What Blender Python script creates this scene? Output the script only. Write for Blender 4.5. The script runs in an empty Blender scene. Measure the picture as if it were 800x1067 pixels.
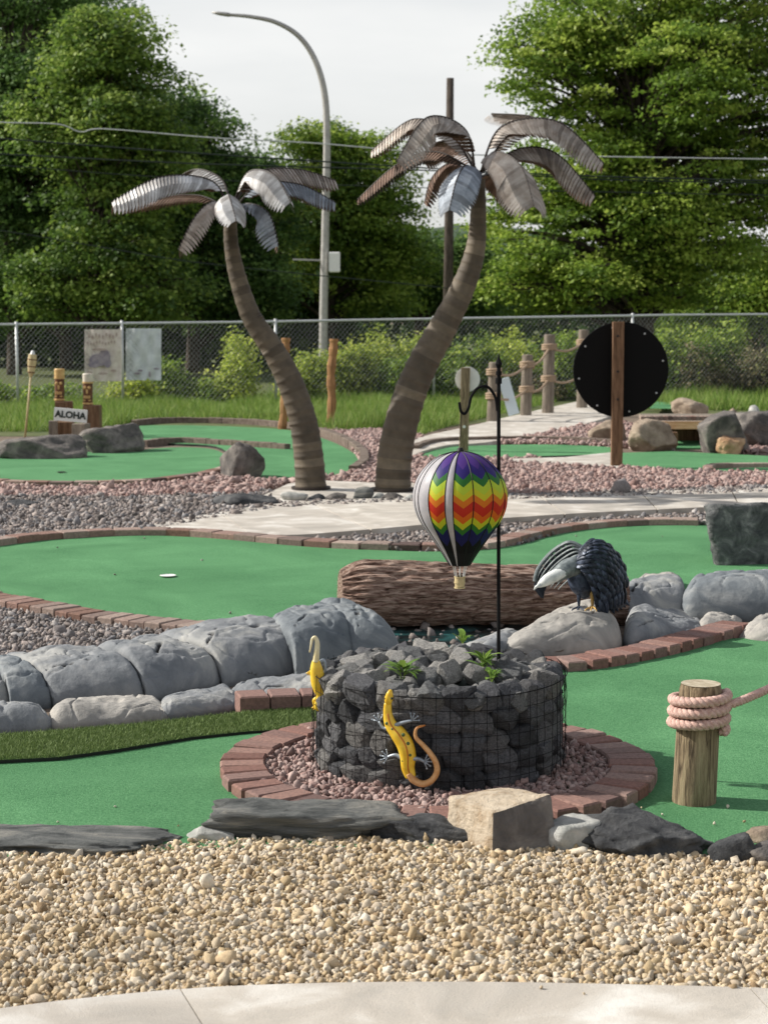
import bpy, bmesh, math, random
import numpy as np
from mathutils import Vector, Matrix, noise as mnoise
from mathutils.geometry import delaunay_2d_cdt
random.seed(7); rng = np.random.default_rng(7)
R = math.radians; PI = math.pi
sc = bpy.context.scene; col = sc.collection

# ------------------------------------------------------------------ camera, sky, sun, exposure
F = 1880.0; HC = 1.6; TH = math.atan((533.5-330)/F)
cd = bpy.data.cameras.new('camera'); cam = bpy.data.objects.new('camera', cd); col.objects.link(cam)
cam.location = (0, 0, HC); cam.rotation_euler = (PI/2-TH, 0, 0)
cd.sensor_fit = 'HORIZONTAL'; cd.sensor_width = 36; cd.lens = 36*F/800
cd.clip_start = 0.1; cd.clip_end = 3000
cd.dof.use_dof = True; cd.dof.focus_distance = 6.6; cd.dof.aperture_fstop = 9.5
sc.camera = cam
sc.render.resolution_x = 767; sc.render.resolution_y = 1024
SE, SX, SY = 34, -0.80, 0.20          # sun elevation, horizontal direction towards the sun
W = bpy.data.worlds.new('World'); sc.world = W; W.use_nodes = True
nt = W.node_tree; N = nt.nodes; N.clear()
sky = N.new('ShaderNodeTexSky'); sky.sky_type = 'NISHITA'; sky.sun_disc = False
sky.sun_elevation = R(SE); sky.sun_rotation = math.atan2(SX, SY); sky.air_density = 1.0; sky.dust_density = 3.0; sky.ozone_density = 1.0
tc = N.new('ShaderNodeTexCoord'); mp = N.new('ShaderNodeMapping'); mp.inputs['Scale'].default_value = (1.2, 1.2, 5)
nz = N.new('ShaderNodeTexNoise'); nz.inputs['Scale'].default_value = 2.2; nz.inputs['Detail'].default_value = 6
rp = N.new('ShaderNodeValToRGB'); rp.color_ramp.elements[0].position = .30; rp.color_ramp.elements[0].color = (.62,.62,.62,1); rp.color_ramp.elements[1].position = .62; rp.color_ramp.elements[1].color = (.97,.97,.97,1)
mx = N.new('ShaderNodeMix'); mx.data_type = 'RGBA'; mx.inputs['B'].default_value = (8.8, 8.85, 8.75, 1)
bg = N.new('ShaderNodeBackground'); bg.inputs['Strength'].default_value = 0.088; wo = N.new('ShaderNodeOutputWorld')
L = nt.links.new
L(tc.outputs['Generated'], mp.inputs['Vector']); L(mp.outputs[0], nz.inputs['Vector']); L(nz.outputs['Fac'], rp.inputs[0])
sz = N.new('ShaderNodeSeparateXYZ'); mr = N.new('ShaderNodeMapRange'); mr.inputs['From Min'].default_value = .22; mr.inputs['From Max'].default_value = .75; mr.inputs['To Min'].default_value = 1; mr.inputs['To Max'].default_value = .30
ml = N.new('ShaderNodeMath'); ml.operation = 'MULTIPLY'
L(tc.outputs['Generated'], sz.inputs[0]); L(sz.outputs['Z'], mr.inputs['Value']); L(rp.outputs[0], ml.inputs[0]); L(mr.outputs[0], ml.inputs[1])
L(ml.outputs[0], mx.inputs['Factor']); L(sky.outputs[0], mx.inputs['A']); L(mx.outputs['Result'], bg.inputs['Color']); L(bg.outputs[0], wo.inputs[0])
sd = bpy.data.lights.new('sun', 'SUN'); sun = bpy.data.objects.new('sun', sd); col.objects.link(sun)
sd.energy = 5.0; sd.angle = R(0.7); sd.color = (1, .95, .87)
ce = math.cos(R(SE)); hl = math.hypot(SX, SY); sdir = Vector((SX/hl*ce, SY/hl*ce, math.sin(R(SE))))
sun.rotation_euler = sdir.to_track_quat('Z', 'Y').to_euler()
vs = sc.view_settings; vs.view_transform = 'Standard'; vs.look = 'None'; vs.gamma = 1; vs.use_curve_mapping = False; vs.exposure = 0.30

# ------------------------------------------------------------------ pixel (800x1067) to world
FW = Vector((0, math.cos(TH), -math.sin(TH))); UPV = Vector((0, math.sin(TH), math.cos(TH)))
def ray(px, py): return FW + Vector(((px-400)/F, 0, 0)) + UPV*((533.5-py)/F)
def G(px, py, z=0.0):
    d = ray(px, py); t = (z-HC)/d.z
    return Vector((d.x*t, d.y*t, z))
def P(px, py, Y):
    d = ray(px, py); t = Y/d.y
    return Vector((d.x*t, Y, HC+d.z*t))
def S(Y): return F/Y                         # pixels per metre at a depth
def sp(pts, n=8, closed=False):
    pts = [Vector(p) for p in pts]; out = []; k = len(pts)
    rngk = range(k if closed else k-1)
    for i in rngk:
        if closed: a, b, c, d = pts[i-1], pts[i], pts[(i+1) % k], pts[(i+2) % k]
        else: a, b, c, d = pts[max(i-1, 0)], pts[i], pts[i+1], pts[min(i+2, k-1)]
        for j in range(n):
            t = j/n
            out.append(0.5*((2*b)+(c-a)*t+(2*a-5*b+4*c-d)*t*t+(3*b-a-3*c+d)*t**3))
    if not closed: out.append(pts[-1].copy())
    return out
def gl(px, n=6, z=0.0, closed=True, smooth=True):
    p = [G(x, y, z) for x, y in px]
    return sp(p, n, closed) if smooth else p

# ------------------------------------------------------------------ materials
def mat(name, c1, c2=None, scale=8, rough=.85, bump=0.0, bscale=60, metal=0, tint=None, detail=6, spec=.3, stretch=(1,1,1), contrast=(.35,.65), c3=None, trans=0, distort=0, bdist=.01, large=None):
    m = bpy.data.materials.new(name); m.use_nodes = True; t = m.node_tree; n = t.nodes; l = t.links.new
    b = n['Principled BSDF']; b.inputs['Roughness'].default_value = rough; b.inputs['Metallic'].default_value = metal
    b.inputs['Specular IOR Level'].default_value = spec
    tc = n.new('ShaderNodeTexCoord'); mp = n.new('ShaderNodeMapping'); mp.inputs['Scale'].default_value = stretch; l(tc.outputs['Object'], mp.inputs[0])
    c = None
    if c2 is not None:
        nz = n.new('ShaderNodeTexNoise'); nz.inputs['Scale'].default_value = scale; nz.inputs['Detail'].default_value = detail; nz.inputs['Roughness'].default_value = .65
        nz.inputs['Distortion'].default_value = distort
        l(mp.outputs[0], nz.inputs['Vector'])
        r = n.new('ShaderNodeValToRGB'); r.color_ramp.elements[0].position, r.color_ramp.elements[1].position = contrast
        r.color_ramp.elements[0].color = (*c1, 1); r.color_ramp.elements[1].color = (*c2, 1)
        if c3 is not None:
            e = r.color_ramp.elements.new((contrast[0]+contrast[1])/2); e.color = (*c3, 1)
        l(nz.outputs['Fac'], r.inputs[0]); c = r.outputs[0]
    else:
        rgb = n.new('ShaderNodeRGB'); rgb.outputs[0].default_value = (*c1, 1); c = rgb.outputs[0]
    if tint is not None:                       # per-piece tint stored on the mesh: 0..1 mapped between the listed colours
        at = n.new('ShaderNodeAttribute'); at.attribute_name = 'tint'
        r2 = n.new('ShaderNodeValToRGB'); r2.color_ramp.elements[0].color = (*tint[0], 1); r2.color_ramp.elements[1].color = (*tint[-1], 1)
        for i, q in enumerate(tint[1:-1]):
            e = r2.color_ramp.elements.new((i+1)/(len(tint)-1)); e.color = (*q, 1)
        l(at.outputs['Fac'], r2.inputs[0])
        mm = n.new('ShaderNodeMix'); mm.data_type = 'RGBA'; mm.blend_type = 'MULTIPLY'; mm.inputs['Factor'].default_value = 1
        l(c, mm.inputs['A']); l(r2.outputs[0], mm.inputs['B']); c = mm.outputs['Result']
    if large:                                  # (scale, darkest, lightest): broad dusty patches that belong to the surface
        n3 = n.new('ShaderNodeTexNoise'); n3.inputs['Scale'].default_value = large[0]; n3.inputs['Detail'].default_value = 5; n3.inputs['Roughness'].default_value = .6; n3.inputs['Distortion'].default_value = .8
        l(tc.outputs['Object'], n3.inputs['Vector']); r3 = n.new('ShaderNodeValToRGB'); r3.color_ramp.elements[0].position = .32; r3.color_ramp.elements[1].position = .68
        r3.color_ramp.elements[0].color = (*large[1], 1); r3.color_ramp.elements[1].color = (*large[2], 1); l(n3.outputs['Fac'], r3.inputs[0])
        m3 = n.new('ShaderNodeMix'); m3.data_type = 'RGBA'; m3.blend_type = 'MULTIPLY'; m3.inputs['Factor'].default_value = 1; l(c, m3.inputs['A']); l(r3.outputs[0], m3.inputs['B']); c = m3.outputs['Result']
    l(c, b.inputs['Base Color'])
    if bump:
        n2 = n.new('ShaderNodeTexNoise'); n2.inputs['Scale'].default_value = bscale; n2.inputs['Detail'].default_value = 8; n2.inputs['Roughness'].default_value = .7
        l(mp.outputs[0], n2.inputs['Vector']); bp = n.new('ShaderNodeBump'); bp.inputs['Strength'].default_value = bump; bp.inputs['Distance'].default_value = bdist
        l(n2.outputs['Fac'], bp.inputs['Height']); l(bp.outputs[0], b.inputs['Normal'])
    if trans:
        tr = n.new('ShaderNodeBsdfTranslucent'); ms = n.new('ShaderNodeMixShader'); ms.inputs[0].default_value = trans
        l(c, tr.inputs[0]); l(b.outputs[0], ms.inputs[1]); l(tr.outputs[0], ms.inputs[2]); l(ms.outputs[0], n['Material Output'].inputs[0])
    return m
one = (1,1,1)
M = {}
M['soil'] = mat('soil', (.10,.075,.055), (.22,.17,.13), 30, .95, .6, 80)
M['grass_ground'] = mat('grass_ground', (.05,.08,.02), (.12,.13,.05), 3, .95, .6, 40)
M['concrete'] = mat('concrete', (.44,.42,.39), (.62,.605,.575), 3.0, .9, .35, 150, contrast=(.3,.7), c3=(.50,.465,.42), distort=.6, tint=[(.90,.90,.90),(1.06,1.05,1.02)], large=(3.0,(.78,.765,.745),(1.06,1.06,1.06)))
M['turf'] = mat('turf', (.045,.168,.068), (.135,.332,.155), 120, .9, .7, 150, contrast=(.3,.7), bdist=.012, spec=.15, large=(1.3,(.76,.80,.76),(1.22,1.14,1.14)))
M['turf_dark'] = mat('turf_dark', (.05,.09,.025), (.10,.16,.05), 60, .95, .5, 200)
M['turf_backing'] = mat('turf_backing', (.02,.025,.02), rough=.9)
M['brick'] = mat('brick', (.40,.40,.40), (1,.96,.92), 70, .9, .5, 150, contrast=(.15,.6), tint=[(0.176,0.092,0.077),(0.256,0.143,0.122),(0.304,0.189,0.162),(0.224,0.139,0.126),(0.344,0.244,0.216),(0.120,0.071,0.068)])
M['brick_old'] = mat('brick_old', (.45,.45,.45), (1,.97,.94), 50, .9, .6, 120, contrast=(.2,.65), tint=[(.22,.13,.10),(.30,.19,.16),(.38,.29,.25),(.22,.16,.14),(.45,.36,.31),(.10,.065,.06)])
M['edging'] = mat('edging', (.10,.075,.06), (.2,.16,.13), 20, .9, .4, 80)
M['cream'] = mat('cream_stone', (.74,.72,.68), one, 60, .85, .35, 160, contrast=(.3,.65), tint=[(0.280,0.194,0.112),(0.500,0.388,0.235),(0.620,0.500,0.336),(0.520,0.449,0.358),(0.740,0.673,0.560),(0.660,0.510,0.325),(0.380,0.337,0.291)], large=(2,(.86,.85,.83),(1.05,1.05,1.05)))
M['pink'] = mat('pink_stone', (.7,.7,.7), one, 60, .9, .3, 120, tint=[(.20,.125,.11),(.36,.235,.21),(.44,.31,.28),(.36,.27,.25),(.52,.39,.35),(.24,.17,.155)])
M['greystone'] = mat('grey_stone', (.7,.7,.7), one, 60, .9, .3, 120, tint=[(.10,.09,.085),(.20,.17,.155),(.27,.23,.21),(.20,.20,.21),(.36,.30,.27),(.44,.41,.39)])
M['darkrock'] = mat('dark_rock', (.028,.030,.034), (.17,.17,.165), 9, .8, .9, 45, contrast=(.35,.72), c3=(.075,.077,.08), distort=.5, bdist=.02)
M['blockrock'] = mat('block_rock', (.045,.05,.052), (.34,.34,.33), 9, .85, 1.0, 35, contrast=(.34,.70), c3=(.13,.135,.135), distort=.6, bdist=.025)
M['slate'] = mat('slate_rock', (.05,.055,.055), (.26,.25,.22), 7, .85, .9, 40, c3=(.13,.135,.13), stretch=(.5,1,4), distort=.7, bdist=.02)
M['greyrock'] = mat('grey_rock', (.08,.075,.072), (.26,.235,.21), 6, .9, .9, 30, c3=(.15,.135,.125), distort=.5, bdist=.03)
M['tanrock'] = mat('tan_rock', (.30,.20,.11), (.62,.53,.41), 14, .85, 1.0, 60, contrast=(.3,.7), c3=(.48,.40,.30), distort=.4, bdist=.012)
M['tanrock_far'] = mat('tan_boulder', (.20,.15,.11), (.42,.34,.26), 6, .9, .8, 30, bdist=.03)
M['orangerock'] = mat('orange_boulder', (.35,.20,.11), (.58,.40,.25), 6, .9, .8, 30, bdist=.03)
M['palerock'] = mat('pale_rock', (.26,.27,.25), (.52,.51,.48), 12, .85, .8, 60, bdist=.012)
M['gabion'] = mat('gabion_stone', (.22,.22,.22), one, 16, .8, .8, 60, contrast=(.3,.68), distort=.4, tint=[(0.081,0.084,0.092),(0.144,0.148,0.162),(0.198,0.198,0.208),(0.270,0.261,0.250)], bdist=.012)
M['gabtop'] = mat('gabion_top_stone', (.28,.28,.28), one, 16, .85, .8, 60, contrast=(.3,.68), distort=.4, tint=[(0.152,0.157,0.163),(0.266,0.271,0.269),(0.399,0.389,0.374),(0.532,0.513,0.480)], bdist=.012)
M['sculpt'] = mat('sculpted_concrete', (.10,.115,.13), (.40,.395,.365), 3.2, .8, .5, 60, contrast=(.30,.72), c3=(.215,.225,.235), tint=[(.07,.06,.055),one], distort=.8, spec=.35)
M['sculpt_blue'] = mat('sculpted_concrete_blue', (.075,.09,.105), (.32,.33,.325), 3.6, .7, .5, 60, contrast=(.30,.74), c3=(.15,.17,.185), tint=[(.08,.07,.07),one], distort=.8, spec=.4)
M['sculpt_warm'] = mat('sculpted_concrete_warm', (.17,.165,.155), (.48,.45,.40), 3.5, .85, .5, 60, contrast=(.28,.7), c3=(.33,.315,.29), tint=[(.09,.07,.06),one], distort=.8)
M['bark'] = mat('bark_panel', (.09,.05,.035), (.70,.52,.42), 8, .9, 1.0, 30, stretch=(1.2,10,10), contrast=(.34,.60), c3=(.36,.22,.165), distort=.25, bdist=.03)
M['black'] = mat('black_paint', (.004,.004,.004), rough=.75, spec=.15)
M['blackwire'] = mat('black_wire', (.007,.007,.008), rough=.8, spec=.12)
M['postwood'] = mat('weathered_wood', (.06,.042,.026), (.40,.32,.20), 11, .85, .9, 40, stretch=(5,5,.45), c3=(.25,.19,.115), distort=.6)
M['postend'] = mat('end_grain', (.30,.25,.17), (.52,.46,.35), 25, .9, .3, 60)
M['brownwood'] = mat('brown_wood', (.10,.055,.03), (.24,.14,.08), 7, .85, .4, 50, stretch=(5,5,.6))
M['greywood'] = mat('grey_wood', (.12,.10,.08), (.28,.235,.19), 7, .9, .5, 50, stretch=(5,5,.6))
M['orangewood'] = mat('orange_wood', (.20,.10,.045), (.40,.21,.09), 7, .8, .4, 40, stretch=(4,4,.6))
M['plank'] = mat('pale_plank', (.62,.36,.17), (.82,.55,.32), 9, .7, .2, 40, stretch=(.6,4,4))
M['rope'] = mat('pink_rope', (.50,.31,.26), (.72,.51,.44), 60, .9, .6, 250)
M['ropetan'] = mat('tan_rope', (.30,.21,.14), (.42,.32,.23), 60, .9, .4, 200)
M['trunkmetal'] = mat('painted_trunk', (.72,.72,.72), (1.1,1.08,1.05), 9, .7, .3, 60, tint=[(.070,.055,.038),(.125,.10,.07),(.165,.135,.095)], spec=.4)
M['frond_top'] = mat('frond_galvanised', (.36,.34,.32), (.66,.66,.66), 7, .5, .3, 60, metal=.25, stretch=(1,1,1), tint=[(.55,.54,.53),(.95,.95,.95),(1.1,1.1,1.1)])
M['frond_rust'] = mat('frond_dark_brown', (.11,.065,.045), (.21,.135,.10), 9, .65, .3, 60, metal=.25, tint=[(.55,.54,.53),(.95,.95,.95),(1.1,1.1,1.1)])  # darker brown metal, on undersides and on some whole fronds
M['frond_blue'] = mat('frond_bluish', (.20,.23,.27), (.38,.42,.48), 9, .5, .3, 60, metal=.25, tint=[(.55,.54,.53),(.95,.95,.95),(1.1,1.1,1.1)])
M['frond_warm'] = mat('frond_brown', (.24,.195,.16), (.46,.42,.38), 7, .5, .3, 60, metal=.2, tint=[(.55,.54,.53),(.95,.95,.95),(1.1,1.1,1.1)])
M['stem'] = mat('frond_stem', (.03,.022,.018), rough=.6)
M['mesh_galv'] = mat('mesh_galvanised', (.22,.24,.24), (.30,.32,.32), 20, .6, metal=.2)
M['galv'] = mat('galvanised', (.48,.50,.50), (.60,.62,.62), 20, .45, metal=.3)
M['lamp_metal'] = mat('lamp_metal', (.33,.32,.30), (.45,.44,.42), 10, .5, metal=.3)
M['white'] = mat('white_paint', (.74,.74,.72), (.82,.82,.80), 20, .7)
M['pale_panel'] = mat('pale_panel', (.62,.72,.78), rough=.5)
M['ink'] = mat('dark_ink', (.02,.03,.025), rough=.8)
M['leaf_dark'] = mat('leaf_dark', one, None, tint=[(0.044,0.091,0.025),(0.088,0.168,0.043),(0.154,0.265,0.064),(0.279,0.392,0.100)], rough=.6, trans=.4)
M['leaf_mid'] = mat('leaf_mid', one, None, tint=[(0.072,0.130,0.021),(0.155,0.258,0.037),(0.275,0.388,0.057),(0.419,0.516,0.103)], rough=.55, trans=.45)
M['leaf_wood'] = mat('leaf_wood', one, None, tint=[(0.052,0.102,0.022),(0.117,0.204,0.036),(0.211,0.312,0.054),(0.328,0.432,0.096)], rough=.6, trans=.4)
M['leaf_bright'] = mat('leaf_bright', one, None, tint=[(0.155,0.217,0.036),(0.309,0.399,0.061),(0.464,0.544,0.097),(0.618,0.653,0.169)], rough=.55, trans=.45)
M['weed'] = mat('weed_leaf', one, None, tint=[(.07,.14,.02),(.15,.27,.04),(.24,.36,.07)], rough=.5, trans=.3)
M['dry'] = mat('dry_weed', one, None, tint=[(.13,.11,.06),(.22,.19,.11),(.17,.20,.07)], rough=.8, trans=.2)
M['grass'] = mat('grass_blades', one, None, tint=[(0.062,0.130,0.021),(0.135,0.249,0.038),(0.249,0.368,0.065),(0.353,0.378,0.150)], rough=.6, trans=.3)
M['fringe'] = mat('fringe_blades', one, None, tint=[(.075,.12,.035),(.14,.21,.06),(.22,.29,.10)], rough=.7, trans=.15)
M['trunk'] = mat('tree_bark', (.035,.028,.022), (.10,.08,.065), 8, .95, .7, 30, stretch=(3,3,.6))
M['water'] = mat('pond_water', (.004,.008,.009), (.03,.13,.13), 4, .35, .2, 25, contrast=(.5,.7), spec=.3)
M['bamboo'] = mat('bamboo', (.42,.33,.17), (.60,.50,.28), 20, .6)
M['yellow'] = mat('lizard_yellow', (.72,.42,.02), (.86,.62,.06), 30, .35, spec=.5)
M['yellow_pale'] = mat('lizard_pale_yellow', (.62,.52,.28), (.74,.68,.48), 30, .4)
M['orangeline'] = mat('lizard_orange', (.42,.13,.02), rough=.4)
M['pinktail'] = mat('lizard_tail', (.55,.27,.10), (.68,.40,.18), 60, .4)
M['steelblue'] = mat('lizard_feet', (.22,.26,.30), (.35,.39,.43), 40, .4, metal=.4)
M['spot'] = mat('lizard_spot', (.08,.13,.05), rough=.4)
M['feather'] = mat('feather_black', (.010,.013,.020), (.035,.045,.065), 40, .4, metal=.3, tint=[(.5,.5,.5),(2.2,2.2,2.3)])
M['feather_grey'] = mat('feather_grey', (.09,.11,.115), (.26,.29,.29), 30, .5, metal=.3, stretch=(1,1,1), tint=[(0.480,0.480,0.480),(1.040,1.040,1.040)])
M['head_white'] = mat('head_white', (.48,.51,.50), (.80,.81,.78), 30, .5)
M['beak'] = mat('beak_yellow', (.55,.36,.12), rough=.5)

# ------------------------------------------------------------------ object helpers
def tag(o, label=None, cat=None, group=None, kind=None):
    if label: o['label'] = label
    if cat: o['category'] = cat
    if group: o['group'] = group
    if kind: o['kind'] = kind
    return o
def thing(name, loc, label, cat, group=None):
    o = bpy.data.objects.new(name, None); o.empty_display_size = .1; col.objects.link(o); o.location = loc
    return tag(o, label, cat, group)
def raw(name, V, Fc, mats, parent=None, smooth=False, mi=None, tint=None, uv=None, origin=None):
    """V in WORLD coordinates; the object's origin goes to the parent's base (or its own)"""
    V = np.asarray(V, dtype=np.float32).reshape(-1, 3)
    if parent is not None:
        O = Vector((0,0,0)); p = parent
        while p is not None: O = O+p.location; p = p.parent
    else:
        O = Vector(origin) if origin is not None else Vector((float(V[:,0].mean()), float(V[:,1].mean()), float(V[:,2].min())))
    V = V-np.array(O, dtype=np.float32)
    me = bpy.data.meshes.new(name)
    if isinstance(Fc, np.ndarray):
        k = Fc.shape[1]; n = Fc.shape[0]
        me.vertices.add(len(V)); me.vertices.foreach_set('co', V.ravel())
        me.loops.add(n*k); me.loops.foreach_set('vertex_index', Fc.astype(np.int32).ravel())
        me.polygons.add(n); me.polygons.foreach_set('loop_start', np.arange(0, n*k, k, dtype=np.int32)); me.polygons.foreach_set('loop_total', np.full(n, k, dtype=np.int32))
        me.update(calc_edges=True)
    else:
        me.from_pydata([tuple(map(float, v)) for v in V], [], Fc); me.update()
    for m in (mats if isinstance(mats, (list, tuple)) else [mats]): me.materials.append(m)
    if mi is not None: me.polygons.foreach_set('material_index', np.asarray(mi, dtype=np.int32))
    if smooth: me.polygons.foreach_set('use_smooth', np.ones(len(me.polygons), dtype=bool))
    a = me.attributes.new('tint', 'FLOAT', 'POINT')
    a.data.foreach_set('value', np.asarray(tint, dtype=np.float32) if tint is not None else np.ones(len(V), dtype=np.float32))
    if uv is not None:
        u = me.uv_layers.new(name='UVMap'); u.data.foreach_set('uv', np.asarray(uv, dtype=np.float32).ravel())
    o = bpy.data.objects.new(name, me); col.objects.link(o)
    if parent is not None: o.parent = parent
    else: o.location = O
    return o
class MB:
    def __init__(s): s.v = []; s.f = []; s.m = []; s.t = []
    def add(s, v, f, m=0, t=1.0):
        b = len(s.v); s.v += [Vector(x) for x in v]; s.f += [tuple(b+i for i in q) for q in f]; s.m += [m]*len(f)
        s.t += (list(t) if isinstance(t, (list, tuple)) else [t]*len(v)); return s
    def tube(s, pts, rad, n=8, cap=True, m=0, t=1.0, flat=1.0, tints=None):
        pts = [Vector(p) for p in pts]; k = len(pts)
        if not isinstance(rad, (list, tuple)): rad = [rad]*k
        V = []; up = Vector((0,0,1)); prev = None; T = []
        for i, p in enumerate(pts):
            d = (pts[min(i+1, k-1)]-pts[max(i-1, 0)]).normalized()
            if prev is None:
                a = d.cross(up) if abs(d.z) < .95 else d.cross(Vector((0,1,0)))
            else: a = prev-d*prev.dot(d)
            a.normalize(); prev = a; b = d.cross(a).normalized()
            for j in range(n):
                q = 2*PI*j/n; V.append(p+a*math.cos(q)*rad[i]+b*math.sin(q)*rad[i]*flat); T.append(tints[i] if tints else t)
        Fc = [(i*n+j, i*n+(j+1) % n, (i+1)*n+(j+1) % n, (i+1)*n+j) for i in range(k-1) for j in range(n)]
        if cap: Fc += [tuple(reversed(range(n))), tuple((k-1)*n+j for j in range(n))]
        return s.add(V, Fc, m, T)
    def box(s, c, size, rot=None, bev=.0, m=0, t=1.0):
        x, y, z = [q/2 for q in size]; e = bev; mt = rot if rot is not None else Matrix.Identity(3); c = Vector(c)
        ring = lambda X, Y, Z: [(-X,-Y,Z),(X,-Y,Z),(X,Y,Z),(-X,Y,Z)]
        if e:
            V = ring(x-e, y-e, -z)+ring(x, y, -z+e)+ring(x, y, z-e)+ring(x-e, y-e, z); L_ = 4
        else: V = ring(x, y, -z)+ring(x, y, z); L_ = 2
        V = [c+mt@Vector(q) for q in V]
        Fc = [(3,2,1,0), tuple(4*(L_-1)+i for i in range(4))]+[(4*a+i, 4*a+(i+1) % 4, 4*a+4+(i+1) % 4, 4*a+4+i) for a in range(L_-1) for i in range(4)]
        return s.add(V, Fc, m, t)
    def beam(s, a, b, w, d=None, bev=.004, m=0, t=1.0):      # box from a to b
        a, b = Vector(a), Vector(b); z = (b-a).normalized(); x = Vector((1,0,0)); x = (x-z*x.dot(z)).normalized() if abs(z.x) < .95 else Vector((0,0,1)).cross(z).normalized()
        y = z.cross(x); return s.box((a+b)/2, (w, d or w, (b-a).length), Matrix((x, y, z)).transposed(), bev, m, t)
    def disc(s, c, r, th, n=32, axis='y', m=0, bev=0):
        V = []
        prof = [(-th/2, r-bev), (-th/2+bev, r), (th/2-bev, r), (th/2, r-bev)] if bev else [(-th/2, r), (th/2, r)]
        for h, rr in prof:
            for j in range(n):
                q = 2*PI*j/n; p = (rr*math.cos(q), h, rr*math.sin(q)) if axis == 'y' else (rr*math.cos(q), rr*math.sin(q), h)
                V.append(Vector(c)+Vector(p))
        k = len(prof)
        return s.add(V, [tuple(range(n)), tuple((k-1)*n+j for j in reversed(range(n)))]+[(i*n+j, (i+1)*n+j, (i+1)*n+(j+1) % n, i*n+(j+1) % n) for i in range(k-1) for j in range(n)], m)
    def ell(s, c, r, rot=None, m=0, sub=2, t=1.0):
        v, f = ICO[sub]; mt = rot if rot is not None else Matrix.Identity(3)
        return s.add([Vector(c)+mt@Vector((q[0]*r[0], q[1]*r[1], q[2]*r[2])) for q in v], [tuple(x) for x in f], m, t)
    def build(s, name, mats, parent=None, smooth=False, origin=None):
        return raw(name, [tuple(q) for q in s.v], s.f, mats, parent, smooth, s.m, s.t, None, origin)
ICO = {}
for q in range(1, 6):
    bm = bmesh.new(); bmesh.ops.create_icosphere(bm, subdivisions=q, radius=1)
    ICO[q] = (np.array([v.co[:] for v in bm.verts]), np.array([[v.index for v in f.verts] for f in bm.faces])); bm.free()
def struct(o): o['kind'] = 'structure'; return o
def fbm(V, s, off=0.0, oct=4):
    return np.array([mnoise.fractal(Vector((float(x*s+off), float(y*s+off*1.7), float(z*s-off))), .9, 2.1, oct) for x, y, z in V])
# faceted rock: a sphere cut by random planes, then roughened
def rockverts(sub, size, seed, cuts=14, lo=.62, hi=1.0, rough=.05, fs=2.2, flat=True, boxy=0):
    r = np.random.default_rng(seed); v, f = ICO[sub]; v = v.copy()
    n = r.normal(size=(cuts, 3)); n /= np.linalg.norm(n, axis=1)[:, None]; d = r.uniform(lo, hi, cuts)
    if boxy:
        bn = np.vstack([np.eye(3), -np.eye(3)])+r.normal(size=(6, 3))*.13; bn /= np.linalg.norm(bn, axis=1)[:, None]
        n = np.vstack([n, bn]); d = np.concatenate([d, np.full(6, boxy)])
    dots = v@n.T; rad = np.where(dots > .05, d[None, :]/np.maximum(dots, .05), 9).min(1); rad = np.minimum(rad, 1.08)
    v = v*rad[:, None]; v = v/np.abs(v).max(0)
    if rough: v = v*(1+rough*fbm(v, fs, seed*3.7 % 50, 5))[:, None]
    return v*np.array(size)/2, f
def rock(name, px0, px1, pyb, pyt, mt, seed, label, group=None, depth=None, sub=5, rz=None, tilt=0, sink=.12, cat='rock', boxy=0, rough=.06, lo=.62, cuts=14, fs=2.2):
    g = G((px0+px1)/2, pyb); w = (px1-px0)/S(g.y); d = depth or w*.7
    Yc = g.y+d*.42; s_ = S(Yc); h = (HC-P(400, pyt, Yc).z); h = HC-h
    c = P((px0+px1)/2, pyb, Yc)
    w = (px1-px0)/s_
    v, f = rockverts(sub, (w, d, h*(1+2*sink)), seed, rough=rough, boxy=boxy, lo=lo, cuts=cuts, fs=fs)
    a = tilt; ca, sa = math.cos(a), math.sin(a); x = v[:,0]*ca-v[:,2]*sa; z = v[:,0]*sa+v[:,2]*ca; v = np.stack([x, v[:,1], z], 1)
    z0 = v[:,2].max(); v[:,2] += h-z0; v[:,2] = np.maximum(v[:,2], -.04)
    v[:,0] += c.x; v[:,1] += Yc
    o = raw(name, v, f, mt, origin=(c.x, Yc, 0), smooth=False)
    return tag(o, label, cat, group)
# point in polygon, vectorised
def pip(X, Y, poly):
    ins = np.zeros(X.shape, bool); n = len(poly)
    for i in range(n):
        x1, y1 = poly[i][0], poly[i][1]; x2, y2 = poly[(i+1) % n][0], poly[(i+1) % n][1]
        if y1 == y2: continue
        c = ((y1 > Y) != (y2 > Y)) & (X < (x2-x1)*(Y-y1)/(y2-y1)+x1); ins ^= c
    return ins
def scatter_pts(poly, spacing, excl=(), jit=.5, cull=60):
    xs = [p[0] for p in poly]; ys = [p[1] for p in poly]
    gx, gy = np.meshgrid(np.arange(min(xs), max(xs), spacing), np.arange(min(ys), max(ys), spacing))
    gx = gx.ravel()+rng.uniform(-jit, jit, gx.size)*spacing; gy = gy.ravel()+rng.uniform(-jit, jit, gy.size)*spacing
    k = pip(gx, gy, poly)
    for e in excl: k &= ~pip(gx, gy, e)
    k &= np.abs(gx) < (gy*(400+cull)/F+.25)
    return gx[k], gy[k]
def rots(n):
    q = rng.normal(size=(n, 4)); q /= np.linalg.norm(q, axis=1)[:, None]; w, x, y, z = q.T
    return np.stack([1-2*(y*y+z*z), 2*(x*y-z*w), 2*(x*z+y*w), 2*(x*y+z*w), 1-2*(x*x+z*z), 2*(y*z-x*w), 2*(x*z-y*w), 2*(y*z+x*w), 1-2*(x*x+y*y)], 1).reshape(n, 3, 3)
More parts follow.
